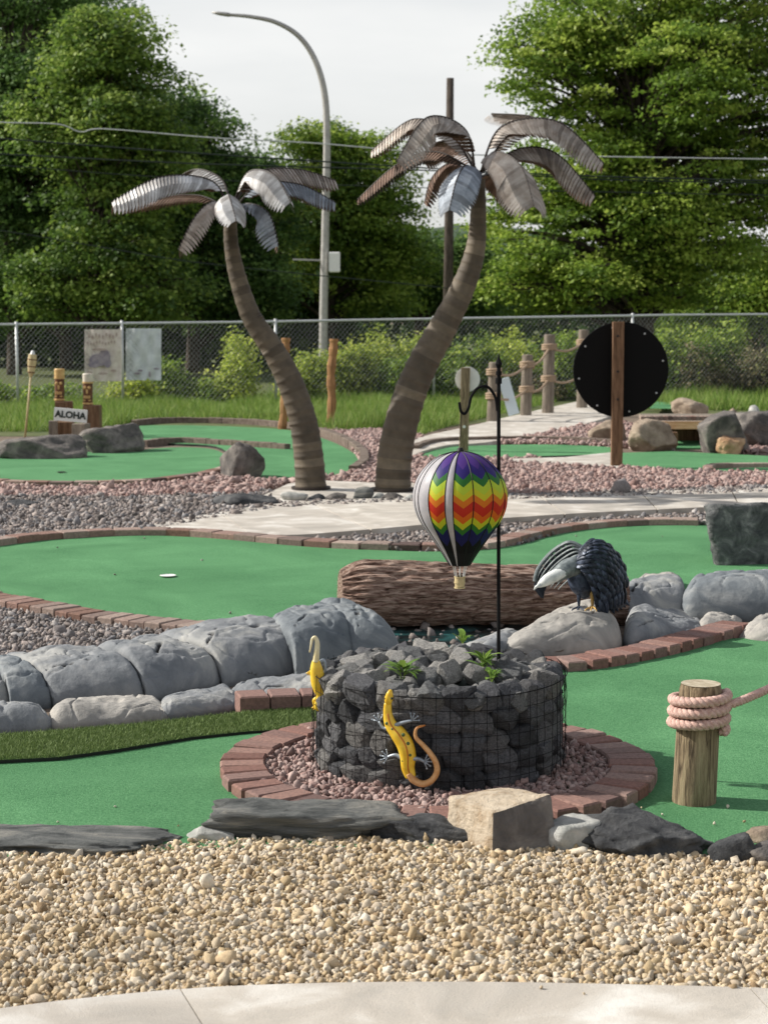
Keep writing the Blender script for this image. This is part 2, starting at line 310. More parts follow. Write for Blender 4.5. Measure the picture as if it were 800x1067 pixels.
PEB = {s_: [rockverts(s_, (2, 2*random.uniform(.55,.95), 2*random.uniform(.5,.8)), 100+i, rough=.03 if s_ > 1 else 0, cuts=9, lo=.34, hi=.66)[0] for i in range(10)] for s_ in (1, 2)}
def gravel(name, poly, size, spacing, mt, label, excl=(), z=0.0, layers=2, sub=1, rise=.5, cat='gravel', hf=None):
    VV = []; FF = []; TT = []; base = 0
    for L_ in range(layers):
        x, y = scatter_pts(poly, spacing, excl); n = len(x)
        if n == 0: continue
        sb = max(1, sub-1) if L_ < layers-1 else sub; s_ = size*rng.lognormal(0, .30, n)/2; zz = z+L_*size*rise+s_*rng.uniform(-.1, .5, n)
        if hf is not None: zz = zz+hf(x, y)
        var = rng.integers(0, 10, n); Rm = rots(n); t = rng.uniform(0, 1, n)
        for k in range(10):
            i = np.where(var == k)[0]
            if not len(i): continue
            bv = PEB[sb][k]; fv = ICO[sb][1]
            v = np.einsum('nij,vj->nvi', Rm[i], bv)*s_[i][:, None, None]; v += np.stack([x[i], y[i], zz[i]], 1)[:, None, :]
            VV.append(v.reshape(-1, 3)); nv = len(bv)
            FF.append((fv[None]+(base+np.arange(len(i))*nv)[:, None, None]).reshape(-1, 3)); base += len(i)*nv
            TT.append(np.repeat(t[i], nv))
    V = np.vstack(VV); o = raw(name, V, np.vstack(FF), mt, tint=np.concatenate(TT), smooth=False, origin=(0, float(V[:,1].mean()), 0))
    tag(o, label, cat, kind='stuff'); return o
# sheet with interior points
def sheet(name, poly, z, mt, step=.15, hf=None, thick=0, hfs=1, uvs=None):
    pts = [(p[0], p[1]) for p in poly]; n = len(pts)
    xs = [p[0] for p in pts]; ys = [p[1] for p in pts]
    gx, gy = np.meshgrid(np.arange(min(xs), max(xs), step), np.arange(min(ys), max(ys), step)); gx = gx.ravel()+rng.uniform(-.2, .2, gx.size)*step; gy = gy.ravel()+rng.uniform(-.2, .2, gy.size)*step
    k = pip(gx, gy, pts)
    allp = [Vector(p) for p in pts]+[Vector((a, b)) for a, b in zip(gx[k], gy[k])]
    vo, eo, fo, *_ = delaunay_2d_cdt(allp, [], [list(range(n))], 1, 1e-5)
    V = [(p.x, p.y, z+(hf(p.x, p.y) if hf else 0)) for p in vo]; Fc = [tuple(f) for f in fo]
    # orient up
    out = []
    for f in Fc:
        a, b, c = [Vector(V[i]) for i in f[:3]]; out.append(f if (b-a).cross(c-a).z > 0 else tuple(reversed(f)))
    mi = [0]*len(out)
    if thick:
        b0 = len(V); pb = [(p[0], p[1], z+(hf(p[0], p[1]) if hf else 0)) for p in pts]
        V += pb+[(p[0], p[1], p[2]-thick) for p in pb]
        for i in range(n):
            j = (i+1) % n; out.append((b0+i, b0+j, b0+n+j, b0+n+i)); mi.append(1 if isinstance(mt, list) else 0)
    return struct(raw(name, V, out, mt, smooth=False, mi=mi, origin=(0, float(np.mean(ys)), 0), tint=[.5]*len(V)))
def bricks(name, path, width, length, height, mt, label, z=0.0, gap=.010, cat='brick edging', closed=False, taper=False):
    mb = MB(); path = [Vector((p[0], p[1], 0)) for p in path]
    if closed: path.append(path[0].copy())
    cum = [0]
    for a, b in zip(path, path[1:]): cum.append(cum[-1]+(b-a).length)
    tot = cum[-1]; nb = max(1, int(tot/length)); st = tot/nb
    def at(s_):
        s_ = min(max(s_, 0), tot-1e-6)
        for i in range(len(path)-1):
            if cum[i+1] >= s_: return path[i].lerp(path[i+1], (s_-cum[i])/max(1e-9, cum[i+1]-cum[i]))
        return path[-1]
    for i in range(nb):
        a, b = at(i*st), at((i+1)*st); d = (b-a).normalized(); nrm = Vector((-d.y, d.x, 0)); c = (a+b)/2
        j = random.uniform(-.004, .004); ang = random.uniform(-.03, .03)
        rm = Matrix.Rotation(math.atan2(d.y, d.x)+ang, 3, 'Z') @ Matrix.Rotation(random.uniform(-.02,.02), 3, 'X')
        hh = height+random.uniform(-.004, .004)
        mb.box(c+nrm*j+Vector((0, 0, z+hh/2-.01)), (st-gap, width*random.uniform(.97,1.02), hh+.02), rm, .006, 0, random.random())
    return tag(mb.build(name, mt, origin=(path[len(path)//2].x, path[len(path)//2].y, z)), label, cat)

# ================================================================== GROUND
def gpoly(*pts): return [Vector(p) for p in pts]
gnd = raw('ground', [(-1500,-60,0),(1500,-60,0),(1500,2500,0),(-1500,2500,0)], [(0,1,2,3)], M['soil'], origin=(0,0,0)); struct(gnd)
lawn = sheet('grass_field', [Vector((-200,24.5,0)),Vector((-3.5,24.2,0)),Vector((0.6,25.5,0)),Vector((3.2,31,0)),Vector((9,24,0)),Vector((200,24,0)),Vector((200,400,0)),Vector((-200,400,0))], .004, M['grass_ground'], 12)

# --- outlines (pixel space of the photograph -> ground)
T_mid = gl([(-120,600),(-60,572),(0,567),(60,559),(130,555),(200,556),(280,562),(360,570),(450,575),(530,569),(575,558),(625,549),(690,546),(760,548),(860,556),(900,600),(840,625),(700,632),(540,636),(420,640),(330,656),(275,657),(230,652),(170,645),(100,637),(50,629),(0,619),(-60,612)], 5, .024)
T_front = gl([(-150,796),(0,790),(60,788),(120,780),(200,766),(325,757),(420,735),(520,712),(590,697),(650,689),(710,678),(755,666),(790,664),(860,664),(980,680),(1000,893),(700,890),(400,883),(200,884),(100,892),(-150,896)], 4, .02, smooth=False)
fr_top = [(-120,768),(0,765),(60,761),(130,755),(200,748),(260,741),(335,736)]
fr_bot = [(340,757),(260,761),(200,767),(120,780),(60,788),(0,791),(-120,797)]
T_fringe = gl(fr_top+fr_bot, 4, .036, smooth=False)
T_b1 = gl([(-80,480),(0,470),(50,468),(110,471),(180,466),(222,468),(237,478),(236,490),(200,500),(150,506),(80,508),(0,506),(-80,500)], 4, .024)
T_b2 = gl([(120,447),(160,443),(235,444),(300,448),(340,458),(368,472),(376,484),(362,493),(320,498),(268,500),(240,492),(242,478),(225,465),(180,462),(140,459)], 4, .026)
T_b3 = gl([(438,472),(455,466),(500,464),(570,463),(637,466),(640,472),(570,475),(500,477),(455,478)], 4, .024)
T_b4 = gl([(640,472),(700,470),(800,475),(880,480),(880,494),(780,492),(740,493),(690,490),(645,487)], 3, .024, smooth=False)
C_front = gl([(-160,1075),(0,1051),(100,1039),(200,1030),(300,1025.5),(400,1023.5),(520,1023.5),(650,1026),(800,1030),(960,1040)], 5, closed=False)+[Vector((2.2,2.5,0)),Vector((-2.2,2.5,0))]
mid_up = [(160,551),(215,541),(290,529),(360,525),(430,523),(520,520.5),(600,518),(680,516),(760,513.5),(900,507)]
mid_lo = [(160,556),(235,560),(300,563),(350,560),(420,554),(480,548),(540,544),(600,540),(680,536),(760,532),(900,524)]
C_mid = gl(mid_up, 3, .04, closed=False)+list(reversed(gl(mid_lo, 3, .04, closed=False)))
far_up = [(418,470),(436,456),(480,446),(530,434),(575,424),(610,417),(650,416)]
far_lo = [(640,432),(608,442),(560,451),(505,461),(470,463),(440,470),(425,478)]
C_far = gl(far_up, 3, .05, closed=False)+gl(far_lo, 3, .05, closed=False)
C_wedge = gl([(520,478),(590,476),(638,471),(641,476),(648,488),(600,484),(540,482)], 3, .04, smooth=False)
C_palm = gl([(272,517),(300,504),(322,500),(400,503),(432,503),(440,516),(400,522),(340,521),(300,524)], 3, .03, smooth=False)
P_pond = gl([(385,695),(390,660),(400,630),(560,630),(580,650),(520,695)], 4, smooth=False)
ringc = G(455, 795, .05); RR = .765

def mound(x, y):      # low swell in the near turf at the left
    g = math.exp(-((y-(5.95+.12*(x+.9)))/.16)**2)*.018/(1+math.exp((x+.55)*9)); return g+.004*mnoise.noise(Vector((x*1.2, y*1.2, 0)))
sheet('putting_green', T_mid, .024, [M['turf'], M['turf_backing']], .25, thick=.03, hf=lambda x, y: .010*mnoise.noise(Vector((x*.7, y*.7, 3))))
sheet('putting_green', T_front, .020, [M['turf'], M['turf_backing']], .06, thick=.03, hf=mound)
sheet('putting_green', T_b1, .024, [M['turf'], M['turf_backing']], .5, thick=.03)
sheet('putting_green', T_b2, .026, [M['turf'], M['turf_backing']], .5, thick=.03)
sheet('putting_green', T_b3, .024, [M['turf'], M['turf_backing']], .5, thick=.03)
sheet('putting_green', T_b4, .024, [M['turf'], M['turf_backing']], .5, thick=.03)
sheet('fringe_strip', T_fringe, .032, [M['turf_dark'], M['turf_backing']], .1, thick=.012)
sheet('pond', P_pond, .012, M['water'], .1)
# paths, cast in slabs with open joints
def split_slabs(name, up, lo, cuts, z, th=.05, gap=.006):
    up = [Vector(p) for p in up]; lo = [Vector(p) for p in lo]
    def rs(pl, u):
        c = [0]
        for a, b in zip(pl, pl[1:]): c.append(c[-1]+(b-a).length)
        s_ = u*c[-1]
        for i in range(len(pl)-1):
            if c[i+1] >= s_-1e-9: return pl[i].lerp(pl[i+1], (s_-c[i])/(c[i+1]-c[i]))
        return pl[-1]
    mb = MB()
    for q, (a, b) in enumerate(zip(cuts, cuts[1:])):
        n = 14; e = gap/6
        A = [rs(up, a+e+(b-a-2*e)*i/n) for i in range(n+1)]; B = [rs(lo, a+e+(b-a-2*e)*i/n) for i in range(n+1)]
        V = [(p.x, p.y, z) for p in A]+[(p.x, p.y, z) for p in B]+[(p.x, p.y, z-th) for p in A]+[(p.x, p.y, z-th) for p in B]; k = n+1
        Fc = [(k+i, k+i+1, i+1, i) for i in range(n)]+[(i, i+1, 2*k+i+1, 2*k+i) for i in range(n)]+[(k+i+1, k+i, 3*k+i, 3*k+i+1) for i in range(n)]+[(0, 2*k, 3*k, k), (k+n, 3*k+n, 2*k+n, n)]
        mb.add(V, Fc, 0, random.uniform(.2, .9))
    return struct(mb.build(name, M['concrete'], origin=(0, up[0].y, 0)))
fu = gl([(-160,1075),(0,1051),(100,1039),(200,1030),(300,1025.5),(400,1023.5),(520,1023.5),(650,1026),(800,1030),(960,1040)], 5, .03, closed=False)
cx = lambda p, q: Vector((p[0], p[1], 0))
def slab_between(j0, j1, i0, i1, tint_):
    pts = fu[i0:i1+1]
fxs = [-1.35, -.478, .86, 1.7]
mbf = MB()
def yat(x):
    for a, b in zip(fu, fu[1:]):
        if a.x <= x <= b.x: return a.y+(b.y-a.y)*(x-a.x)/(b.x-a.x)
    return fu[0].y if x < fu[0].x else fu[-1].y
for a, b, t_ in zip(fxs, fxs[1:], (.4, .75, .55)):
    n = 16; k = n+1
    lean = lambda x, y: x+(4.3-y)*.30*(1 if x < 0 else .4)*min(1,max(0,(2.0-abs(x))/.5))
    xs_ = [a+.0018+(b-a-.0036)*i/n for i in range(k)]
    top = [(x, yat(x), .03) for x in xs_]; xb = [lean(a,2.6)+.0018+(lean(b,2.6)-lean(a,2.6)-.0036)*i/n for i in range(k)]; bot = [(x, 2.6, .03) for x in xb]
    V = top+bot+[(x, y, -.06) for x, y, z in top]+[(x, y, -.06) for x, y, z in bot]
    Fc = [(k+i, k+i+1, i+1, i) for i in range(n)]+[(i, i+1, 2*k+i+1, 2*k+i) for i in range(n)]+[(0, 2*k, 3*k, k), (k+n, 3*k+n, 2*k+n, n)]
    mbf.add(V, Fc, 0, t_)
struct(mbf.build('front_path', M['concrete'], origin=(0,4,0)))
split_slabs('middle_path', gl(mid_up, 4, closed=False), gl(mid_lo, 4, closed=False), [0, .12, .27, .42, .55, .68, .80, 1], .04)
sheet('far_path', C_far, .05, [M['concrete'], M['concrete']], .6, thick=.06)
sheet('path_spur', C_wedge, .04, [M['concrete'], M['concrete']], .6, thick=.05)
sheet('palm_footing_slab', C_palm, .03, [M['concrete'], M['concrete']], .5, thick=.04)

# ================================================================== GRAVEL
cream_poly = [Vector(p) for p in fu]+list(reversed(gl([(-160,897),(0,895),(180,886),(240,881),(460,880),(620,890),(800,902),(960,905)], 3, closed=False)))
hill = lambda x, y: .006*np.exp(-((y-5.0)/.4)**2)
gravel('cream_gravel', cream_poly, .0235, .0136, M['cream'], 'cream and tan limestone chips between front sidewalk and rock row', sub=2, layers=2, z=.0, hf=hill)
circ = lambda c, r, n=40: [Vector((c.x+r*math.cos(2*PI*i/n), c.y+r*math.sin(2*PI*i/n), 0)) for i in range(n)]
bc0 = Vector((G(457,795,.03).x, G(457,795,.03).y, 0))
gravel('pink_gravel', circ(ringc, RR-.10), .026, .019, M['pink'], 'pink crushed stone inside the brick ring around the wire planter', excl=[circ(bc0, .40)], sub=2, layers=2, z=.026)
gpl = gl([(-120,610),(0,628),(100,645),(200,655),(275,662),(340,655),(340,700),(0,745),(-120,750)], 3, smooth=False)
gravel('grey_gravel', gpl, .032, .023, M['greystone'], 'mixed grey gravel between lower brick edging and sculpted rock wall', sub=2, layers=2)
upper = gl([(-150,520),(0,520),(150,520),(260,512),(440,512),(600,505),(900,500),(900,575),(700,575),(450,600),(0,600),(-150,600)], 3, smooth=False)
pk = gl([(-150,500),(0,500),(0,516),(130,516),(262,512),(440,510),(560,515),(900,500),(900,440),(640,440),(440,455),(360,440),(300,440),(230,470)], 3, smooth=False)
back_ex = [T_mid, T_b1, T_b2, T_b3, T_b4, C_mid, C_far, C_wedge, C_palm]
pk1 = gl([(-150,500),(150,502),(240,494),(300,496),(380,492),(365,465),(330,450),(400,450),(440,455),(440,480),(560,480),(640,485),(760,490),(900,488),(900,505),(740,512),(560,518),(440,516),(300,505),(262,518),(130,521),(-150,520)], 1, smooth=False)
gravel('pink_gravel', pk1, .055, .042, M['pink'], 'pink crushed stone around palm trunks between middle path and back greens', excl=back_ex, sub=1, layers=2)
pk2 = gl([(520,463),(560,452),(640,442),(700,450),(800,440),(900,440),(900,478),(790,474),(640,467)], 1, smooth=False)
gravel('pink_gravel', pk2, .06, .05, M['pink'], 'pink crushed stone beside the far path and wooden tunnel', excl=[T_b3, T_b4, C_far, C_wedge, gl([(690,476),(748,476),(748,440),(690,440)], 1, smooth=False)], sub=1, layers=2)
gravel('grey_gravel', gl([(-150,515),(130,518),(262,514),(440,520),(600,516),(900,504),(900,575),(560,600),(-150,600)], 1, smooth=False), .045, .034, M['greystone'], 'mixed dark gravel along the middle path and upper brick edging', excl=[T_mid, C_mid, C_palm, pk1], sub=1, layers=2)
gravel('pond_gravel', gl([(385,700),(398,655),(430,640),(530,640),(560,660),(530,700)], 2, smooth=False), .055, .10, M['greystone'], 'scattered dark stones on the shallow pond bed under the bark log', sub=1, layers=1)

rng2 = np.random.default_rng(31)
def spilled(name, pts, size, mt, label, z):
    VV = []; FF = []; TT = []; b = 0
    for (x, y) in pts:
        v = PEB[2][rng2.integers(0, 10)]@rots(1)[0].T*size*rng2.uniform(.5, 1.1)/2+np.array([x, y, z+size*.15]); VV.append(v); FF.append(ICO[2][1]+b); b += len(v); TT += [rng2.uniform(0, 1)]*len(v)
    return tag(raw(name, np.vstack(VV), np.vstack(FF), mt, tint=TT, origin=(0, float(np.mean([p[1] for p in pts])), 0)), label, 'gravel', kind='stuff')
pp_ = [G(x, y, .02) for x, y in [(60,858),(120,842),(186,862),(205,868),(640,838),(655,852),(668,843),(610,862),(690,850),(758,842),(775,858),(744,860),(700,862),(30,862),(95,864),(150,868)]]
spilled('spilled_gravel', [(p.x, p.y) for p in pp_], .017, M['cream'], 'few stray cream chips lying on the turf behind the front rocks', .022)
pp_ = [Vector((rng2.uniform(-1.2, 1.3), rng2.uniform(3.95, 4.28), 0)) for _ in range(26)]
pp_ = [p for p in pp_ if rng2.uniform() < (p.y-3.8)/.5]
spilled('spilled_gravel', [(p.x, p.y) for p in pp_], .012, M['cream'], 'few stray cream chips lying on the front sidewalk edge', .032)
pp_ = [G(x, y, .02) for x, y in [(15,628),(66,634),(120,600),(210,585),(300,570),(60,572),(240,640),(180,648),(520,585),(600,560),(690,560),(150,562)]]
spilled('spilled_gravel', [(p.x, p.y) for p in pp_], .022, M['greystone'], 'few stray grey stones lying on the middle green', .026)

# ================================================================== BRICK EDGINGS
b_lo = gl([(-60,611),(0,624),(50,633),(100,641),(170,649),(230,656),(278,663)], 4, .045, closed=False)
bricks('brick_edging', b_lo, .19, .10, .06, M['brick_old'], 'weathered brick row along the lower left edge of middle green')
b_up = gl([(-60,572),(0,564),(40,559),(100,555),(160,553.5),(230,557),(330,566),(450,570),(510,567),(560,555),(620,546.5),(680,543),(728,543.5)], 5, .045, closed=False)
bricks('brick_edging', b_up, .15, .20, .07, M['brick_old'], 'long dark brick border along upper edge of middle green')
b_r = gl([(560,691),(600,690),(650,682),(700,671),(740,660),(768,652)], 5, .045, closed=False)
bricks('brick_edging', b_r, .17, .10, .065, M['brick'], 'curved reddish brick row below the eagle rock, beside right green')
b_s = gl([(246,735),(290,733),(345,731)], 4, .045, closed=False)
bricks('brick_edging', b_s, .14, .12, .07, M['brick'], 'short brick row ending at left side of wire planter', z=.02)
bricks('brick_ring', circ(ringc, RR-.085, 72), .16, .092, .042, M['brick'], 'round red brick ring circling the wire planter of stones', z=.02, closed=True, cat='brick ring')
bricks('brick_edging', gl([(-80,501),(0,507),(80,509),(150,507),(200,501),(237,492),(246,482)], 4, closed=False), .13, .22, .07, M['brick_old'], 'curved brick edge in front of the far left green')
bricks('brick_edging', gl([(150,466),(185,463),(225,465),(300,470)], 4, closed=False), .10, .22, .09, M['edging'], 'dark edging dividing the two far left greens')
bricks('brick_edging', gl([(-80,478),(0,469),(50,466),(92,467)], 4, closed=False), .10, .3, .08, M['edging'], 'dark edging behind torch at rear of far left green')
bricks('brick_edging', gl([(140,444),(170,441),(235,441.5),(300,446),(345,456),(372,470),(380,484),(368,494)], 4, closed=False), .10, .25, .09, M['edging'], 'dark edging curving round back of green behind palm trunks')
bricks('brick_edging', gl([(432,472),(452,464.5),(500,462),(570,461.5),(640,465)], 4, closed=False), .10, .25, .09, M['edging'], 'dark edging behind the thin green seen past the balloon')
bricks('brick_edging', gl([(738,494),(742,490),(800,489),(880,491)], 3, closed=False), .10, .22, .07, M['brick_old'], 'low brick edge in front of the far right green')

# fringe blades
def blades(name, x, y, z, hmin, hmax, w, mt, label, cat='grass', lean=.5, segs=1):
    n = len(x); h = rng.uniform(hmin, hmax, n)*(1+(.55*np.sin(x*2.3+1.3*np.sin(y*1.9))*np.sin(x*.9+y*1.7)+.3*np.sin(x*7+y*5) if hmax > .1 else 0)); a = rng.uniform(0, 2*PI, n); l = rng.normal(0, lean, (n, 2))*h[:, None]
    dx, dy = np.cos(a)*w*.5, np.sin(a)*w*.5; z = np.broadcast_to(z, x.shape)
    A = np.stack([x-dx, y-dy, z], 1); B = np.stack([x+dx, y+dy, z], 1); C = np.stack([x+l[:,0], y+l[:,1], z+h], 1)
    V = np.stack([A, B, C], 1).reshape(-1, 3); Fc = np.arange(3*n).reshape(n, 3)
    t = np.repeat(rng.uniform(0, 1, n), 3)
    o = raw(name, V, Fc, mt, tint=t, origin=(0, float(y.mean()), 0)); return tag(o, label, cat, kind='stuff')
x_, y_ = scatter_pts(T_fringe, .0042, jit=.9)
blades('fringe_grass', x_, y_, .030, .008, .020, .004, M['fringe'], 'darker long-pile artificial grass strip along the lower left rock wall')

# ================================================================== SCULPTED ROCKWORK
def cosgrid(n): return np.cos(np.linspace(PI, 0, n))
def slab(parent, fl, fr, cl, cr, d, mt, seed=0, cracks=(), nu=120, nv=110, pu=7, pv=3.5, name='boulder', bulge=.06):
    f0, f1 = G(*fl), G(*fr); c0, c1 = P(cl[0], cl[1], f0.y+d), P(cr[0], cr[1], f1.y+d)
    U, Vv = np.meshgrid(cosgrid(nu), cosgrid(nv), indexing='ij'); u = (U+1)/2
    fx = f0.x+(f1.x-f0.x)*u; fy = f0.y+(f1.y-f0.y)*u; kx = c0.x+(c1.x-c0.x)*u; ky = c0.y+(c1.y-c0.y)*u; h = c0.z+(c1.z-c0.z)*u
    h = h+bulge*h*(1-U*U)
    eu = (1-np.abs(U)**pu)
    X = kx+(kx-fx)*Vv; Y = ky+(ky-fy)*Vv*(.35+.65*np.clip(eu, 0, 1)**.5)
    Z = h*np.clip(eu, 0, 1)**.38*np.clip(1-np.abs(Vv)**pv, 0, 1)**.5
    P3 = np.stack([X, Y, Z], -1).reshape(-1, 3)
    dz = fbm(P3, 3.2, seed*5.3, 4)*.020+fbm(P3, 12, seed*2.1, 4)*.007-.012*np.clip(.10-np.abs(fbm(P3, 5.5, seed*3.3+9, 2)), 0, .1)/.1
    tint = np.ones(len(P3)); uu = u.ravel(); vv = ((Vv+1)/2).ravel()
    Wm = max((f1-f0).length, .1); Dm = 2*d
    for (a, b, c_, e, wd) in cracks:
        ax, ay, bx, by = a*Wm, b*Dm, c_*Wm, e*Dm; px_, py_ = uu*Wm, vv*Dm*1.9
        wob = .012*np.sin(px_*37+seed)+.01*np.sin(py_*51+seed*2)
        L2 = (bx-ax)**2+(by-ay)**2; t = np.clip(((px_-ax)*(bx-ax)+(py_-ay)*(by-ay))/L2, 0, 1)
        dd = np.hypot(px_-ax-t*(bx-ax)+wob, py_-ay-t*(by-ay)+wob); ww = wd*(.25+np.sin(PI*np.clip(t, .03, .97)))*.9
        k = np.clip(1-dd/(ww*1.35), 0, 1); dz -= k*.03; tint = np.minimum(tint, 1-np.clip(k*2.6, 0, 1))
    P3[:, 2] = np.maximum(P3[:, 2]+dz*(P3[:, 2] > .01), -.03)
    P3[:, 1] += dz*.4
    idx = np.arange(nu*nv).reshape(nu, nv)
    Fc = np.stack([idx[:-1,:-1], idx[1:,:-1], idx[1:,1:], idx[:-1,1:]], -1).reshape(-1, 4)
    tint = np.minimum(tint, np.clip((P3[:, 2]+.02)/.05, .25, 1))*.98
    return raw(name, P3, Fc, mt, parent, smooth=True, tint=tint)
Lw = thing('sculpted_rock_wall', G(180,730), 'long blue-grey sculpted concrete rock wall with carved cracks, left of wire planter', 'rock wall')
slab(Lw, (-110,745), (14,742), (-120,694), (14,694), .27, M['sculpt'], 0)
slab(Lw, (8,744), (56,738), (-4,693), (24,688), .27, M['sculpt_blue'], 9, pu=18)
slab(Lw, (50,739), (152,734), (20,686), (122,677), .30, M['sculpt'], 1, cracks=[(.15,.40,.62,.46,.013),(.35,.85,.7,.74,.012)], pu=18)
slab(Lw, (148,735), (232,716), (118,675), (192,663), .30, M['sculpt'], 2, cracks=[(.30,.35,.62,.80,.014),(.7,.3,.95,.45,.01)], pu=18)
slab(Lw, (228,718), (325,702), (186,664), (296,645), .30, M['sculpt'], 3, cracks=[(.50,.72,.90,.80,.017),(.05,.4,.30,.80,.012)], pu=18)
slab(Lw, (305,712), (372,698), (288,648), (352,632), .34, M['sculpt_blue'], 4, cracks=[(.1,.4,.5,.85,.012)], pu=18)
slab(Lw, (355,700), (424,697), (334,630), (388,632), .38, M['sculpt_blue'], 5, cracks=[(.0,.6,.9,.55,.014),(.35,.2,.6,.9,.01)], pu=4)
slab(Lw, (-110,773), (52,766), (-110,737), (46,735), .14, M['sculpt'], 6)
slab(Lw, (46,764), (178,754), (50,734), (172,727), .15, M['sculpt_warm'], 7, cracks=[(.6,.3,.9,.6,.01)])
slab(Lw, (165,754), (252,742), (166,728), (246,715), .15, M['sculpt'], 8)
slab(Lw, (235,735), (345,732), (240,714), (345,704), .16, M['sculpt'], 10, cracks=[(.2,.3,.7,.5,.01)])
Rw = thing('sculpted_rock_wall', G(640,680), 'pale grey sculpted concrete rock outcrop beside log, with the bird perched on top', 'rock wall')
slab(Rw, (512,692), (655,681), (545,650), (642,627), .42, M['sculpt_warm'], 11, cracks=[(.05,.42,.38,.50,.013),(.38,.50,.95,.62,.013),(.1,.72,.3,.78,.016)], pu=5, bulge=.12)
slab(Rw, (455,697), (530,694), (470,677), (540,655), .32, M['sculpt'], 12, cracks=[(.2,.5,.9,.4,.01)], pu=3)
slab(Rw, (653,680), (742,659), (650,632), (728,642), .32, M['sculpt'], 13, cracks=[(.4,.72,.95,.62,.016),(.1,.2,.4,.35,.01)], pu=4)
slab(Rw, (728,661), (778,654), (730,639), (770,640), .2, M['sculpt_warm'], 14, pu=3)
slab(Rw, (772,672), (890,676), (778,643), (890,642), .28, M['sculpt_warm'], 15, pu=5)
slab(Rw, (645,650), (718,645), (650,606), (714,603), .30, M['sculpt'], 16, cracks=[(.02,.1,.4,.95,.014)], pu=12)
slab(Rw, (708,648), (870,648), (712,601), (870,597), .30, M['sculpt_blue'], 17, cracks=[(.25,.55,.62,.58,.016)], pu=12, pv=4)
slab(Rw, (668,622), (716,620), (664,598), (712,597), .2, M['sculpt_warm'], 18, pu=3)

# ================================================================== BARK LOG BRIDGE
def bark_log():
    a, b = P(354, 617, 9.2), P(646, 622, 9.4); n, k = 170, 96; V = []; ax = (b-a).normalized(); up = Vector((0,0,1)); sd_ = ax.cross(up).normalized(); up = sd_.cross(ax)
    Lg = (b-a).length
    for i in range(n):
        s_ = i/(n-1); c = a.lerp(b, s_); rr = .166*(1+.03*math.sin(s_*7))*(1-.30*max(0, 1-s_/.10)**2)
        for j in range(k):
            q = 2*PI*j/k
            f1 = mnoise.fractal(Vector((s_*Lg*2.2, math.cos(q)*3.4, math.sin(q)*3.4)), .8, 2.2, 5)
            f2 = abs(mnoise.noise(Vector((s_*Lg*4, math.cos(q)*11, math.sin(q)*11))))
            r_ = rr*(1+.05*f1)-.016*max(0, .22-f2)/.22
            e = 0
            V.append(c+ax*e+sd_*math.cos(q)*r_*1.15+up*math.sin(q)*r_)
    Fc = [(i*k+j, i*k+(j+1) % k, (i+1)*k+(j+1) % k, (i+1)*k+j) for i in range(n-1) for j in range(k)]
    # end faces, slightly sunk
    for i, off in ((0, .02), (n-1, -.02)):
        c = a.lerp(b, i/(n-1))+ax*off; V.append(c); m = len(V)-1
        Fc += [(m, i*k+(j+1) % k, i*k+j) if i == 0 else (m, i*k+j, i*k+(j+1) % k) for j in range(k)]
    return tag(raw('bark_log', V, Fc, M['bark'], smooth=False, origin=((a+b)/2-Vector((0,0,.17)))), 'reddish brown log with ridged bark lying across the green behind planter', 'log')
bark_log()

# ================================================================== LOOSE ROCKS, FRONT ROW
fg = 'rocks lined up between the cream gravel and the turf'
rock('boulder', -60, 186, 898, 866, M['slate'], 3, 'long low dark slab rock at left end of front rock row', fg, depth=.30, tilt=-.03, boxy=.8, rough=.13, fs=3)
rock('boulder', 192, 246, 884, 861, M['palerock'], 8, 'small pale grey stone wedged left of the long weathered slab rock', fg, depth=.12, sub=4)
rock('boulder', 213, 430, 882, 834, M['slate'], 12, 'long weathered grey slab rock directly in front of brick ring', fg, depth=.26, boxy=.75, rough=.12, fs=3)
rock('boulder', 380, 505, 886, 850, M['darkrock'], 17, 'dark thin slab rock tapering towards the tan block rock', fg, depth=.2, boxy=.8, tilt=-.1, rough=.12)
rock('boulder', 568, 628, 893, 852, M['palerock'], 21, 'pale grey rock half hidden behind tan block rock', fg, depth=.2, boxy=.75, sub=4)
rock('boulder', 596, 752, 905, 846, M['darkrock'], 24, 'craggy near-black rock in front of the rope post', fg, depth=.30, rough=.15, cuts=26, fs=3.4, lo=.5)
rock('boulder', 738, 792, 907, 868, M['darkrock'], 28, 'small dark pointed stone leaning right of the black rock', fg, depth=.14, tilt=.35, sub=4, boxy=.7)
rock('boulder', 765, 830, 910, 877, M['greyrock'], 31, 'grey rounded stone at far right end of front rock row', fg, depth=.2, sub=4)
rock('boulder', 775, 830, 886, 862, M['tanrock_far'], 33, 'small pinkish stone behind the stones at far right of front row', fg, depth=.12, sub=4)
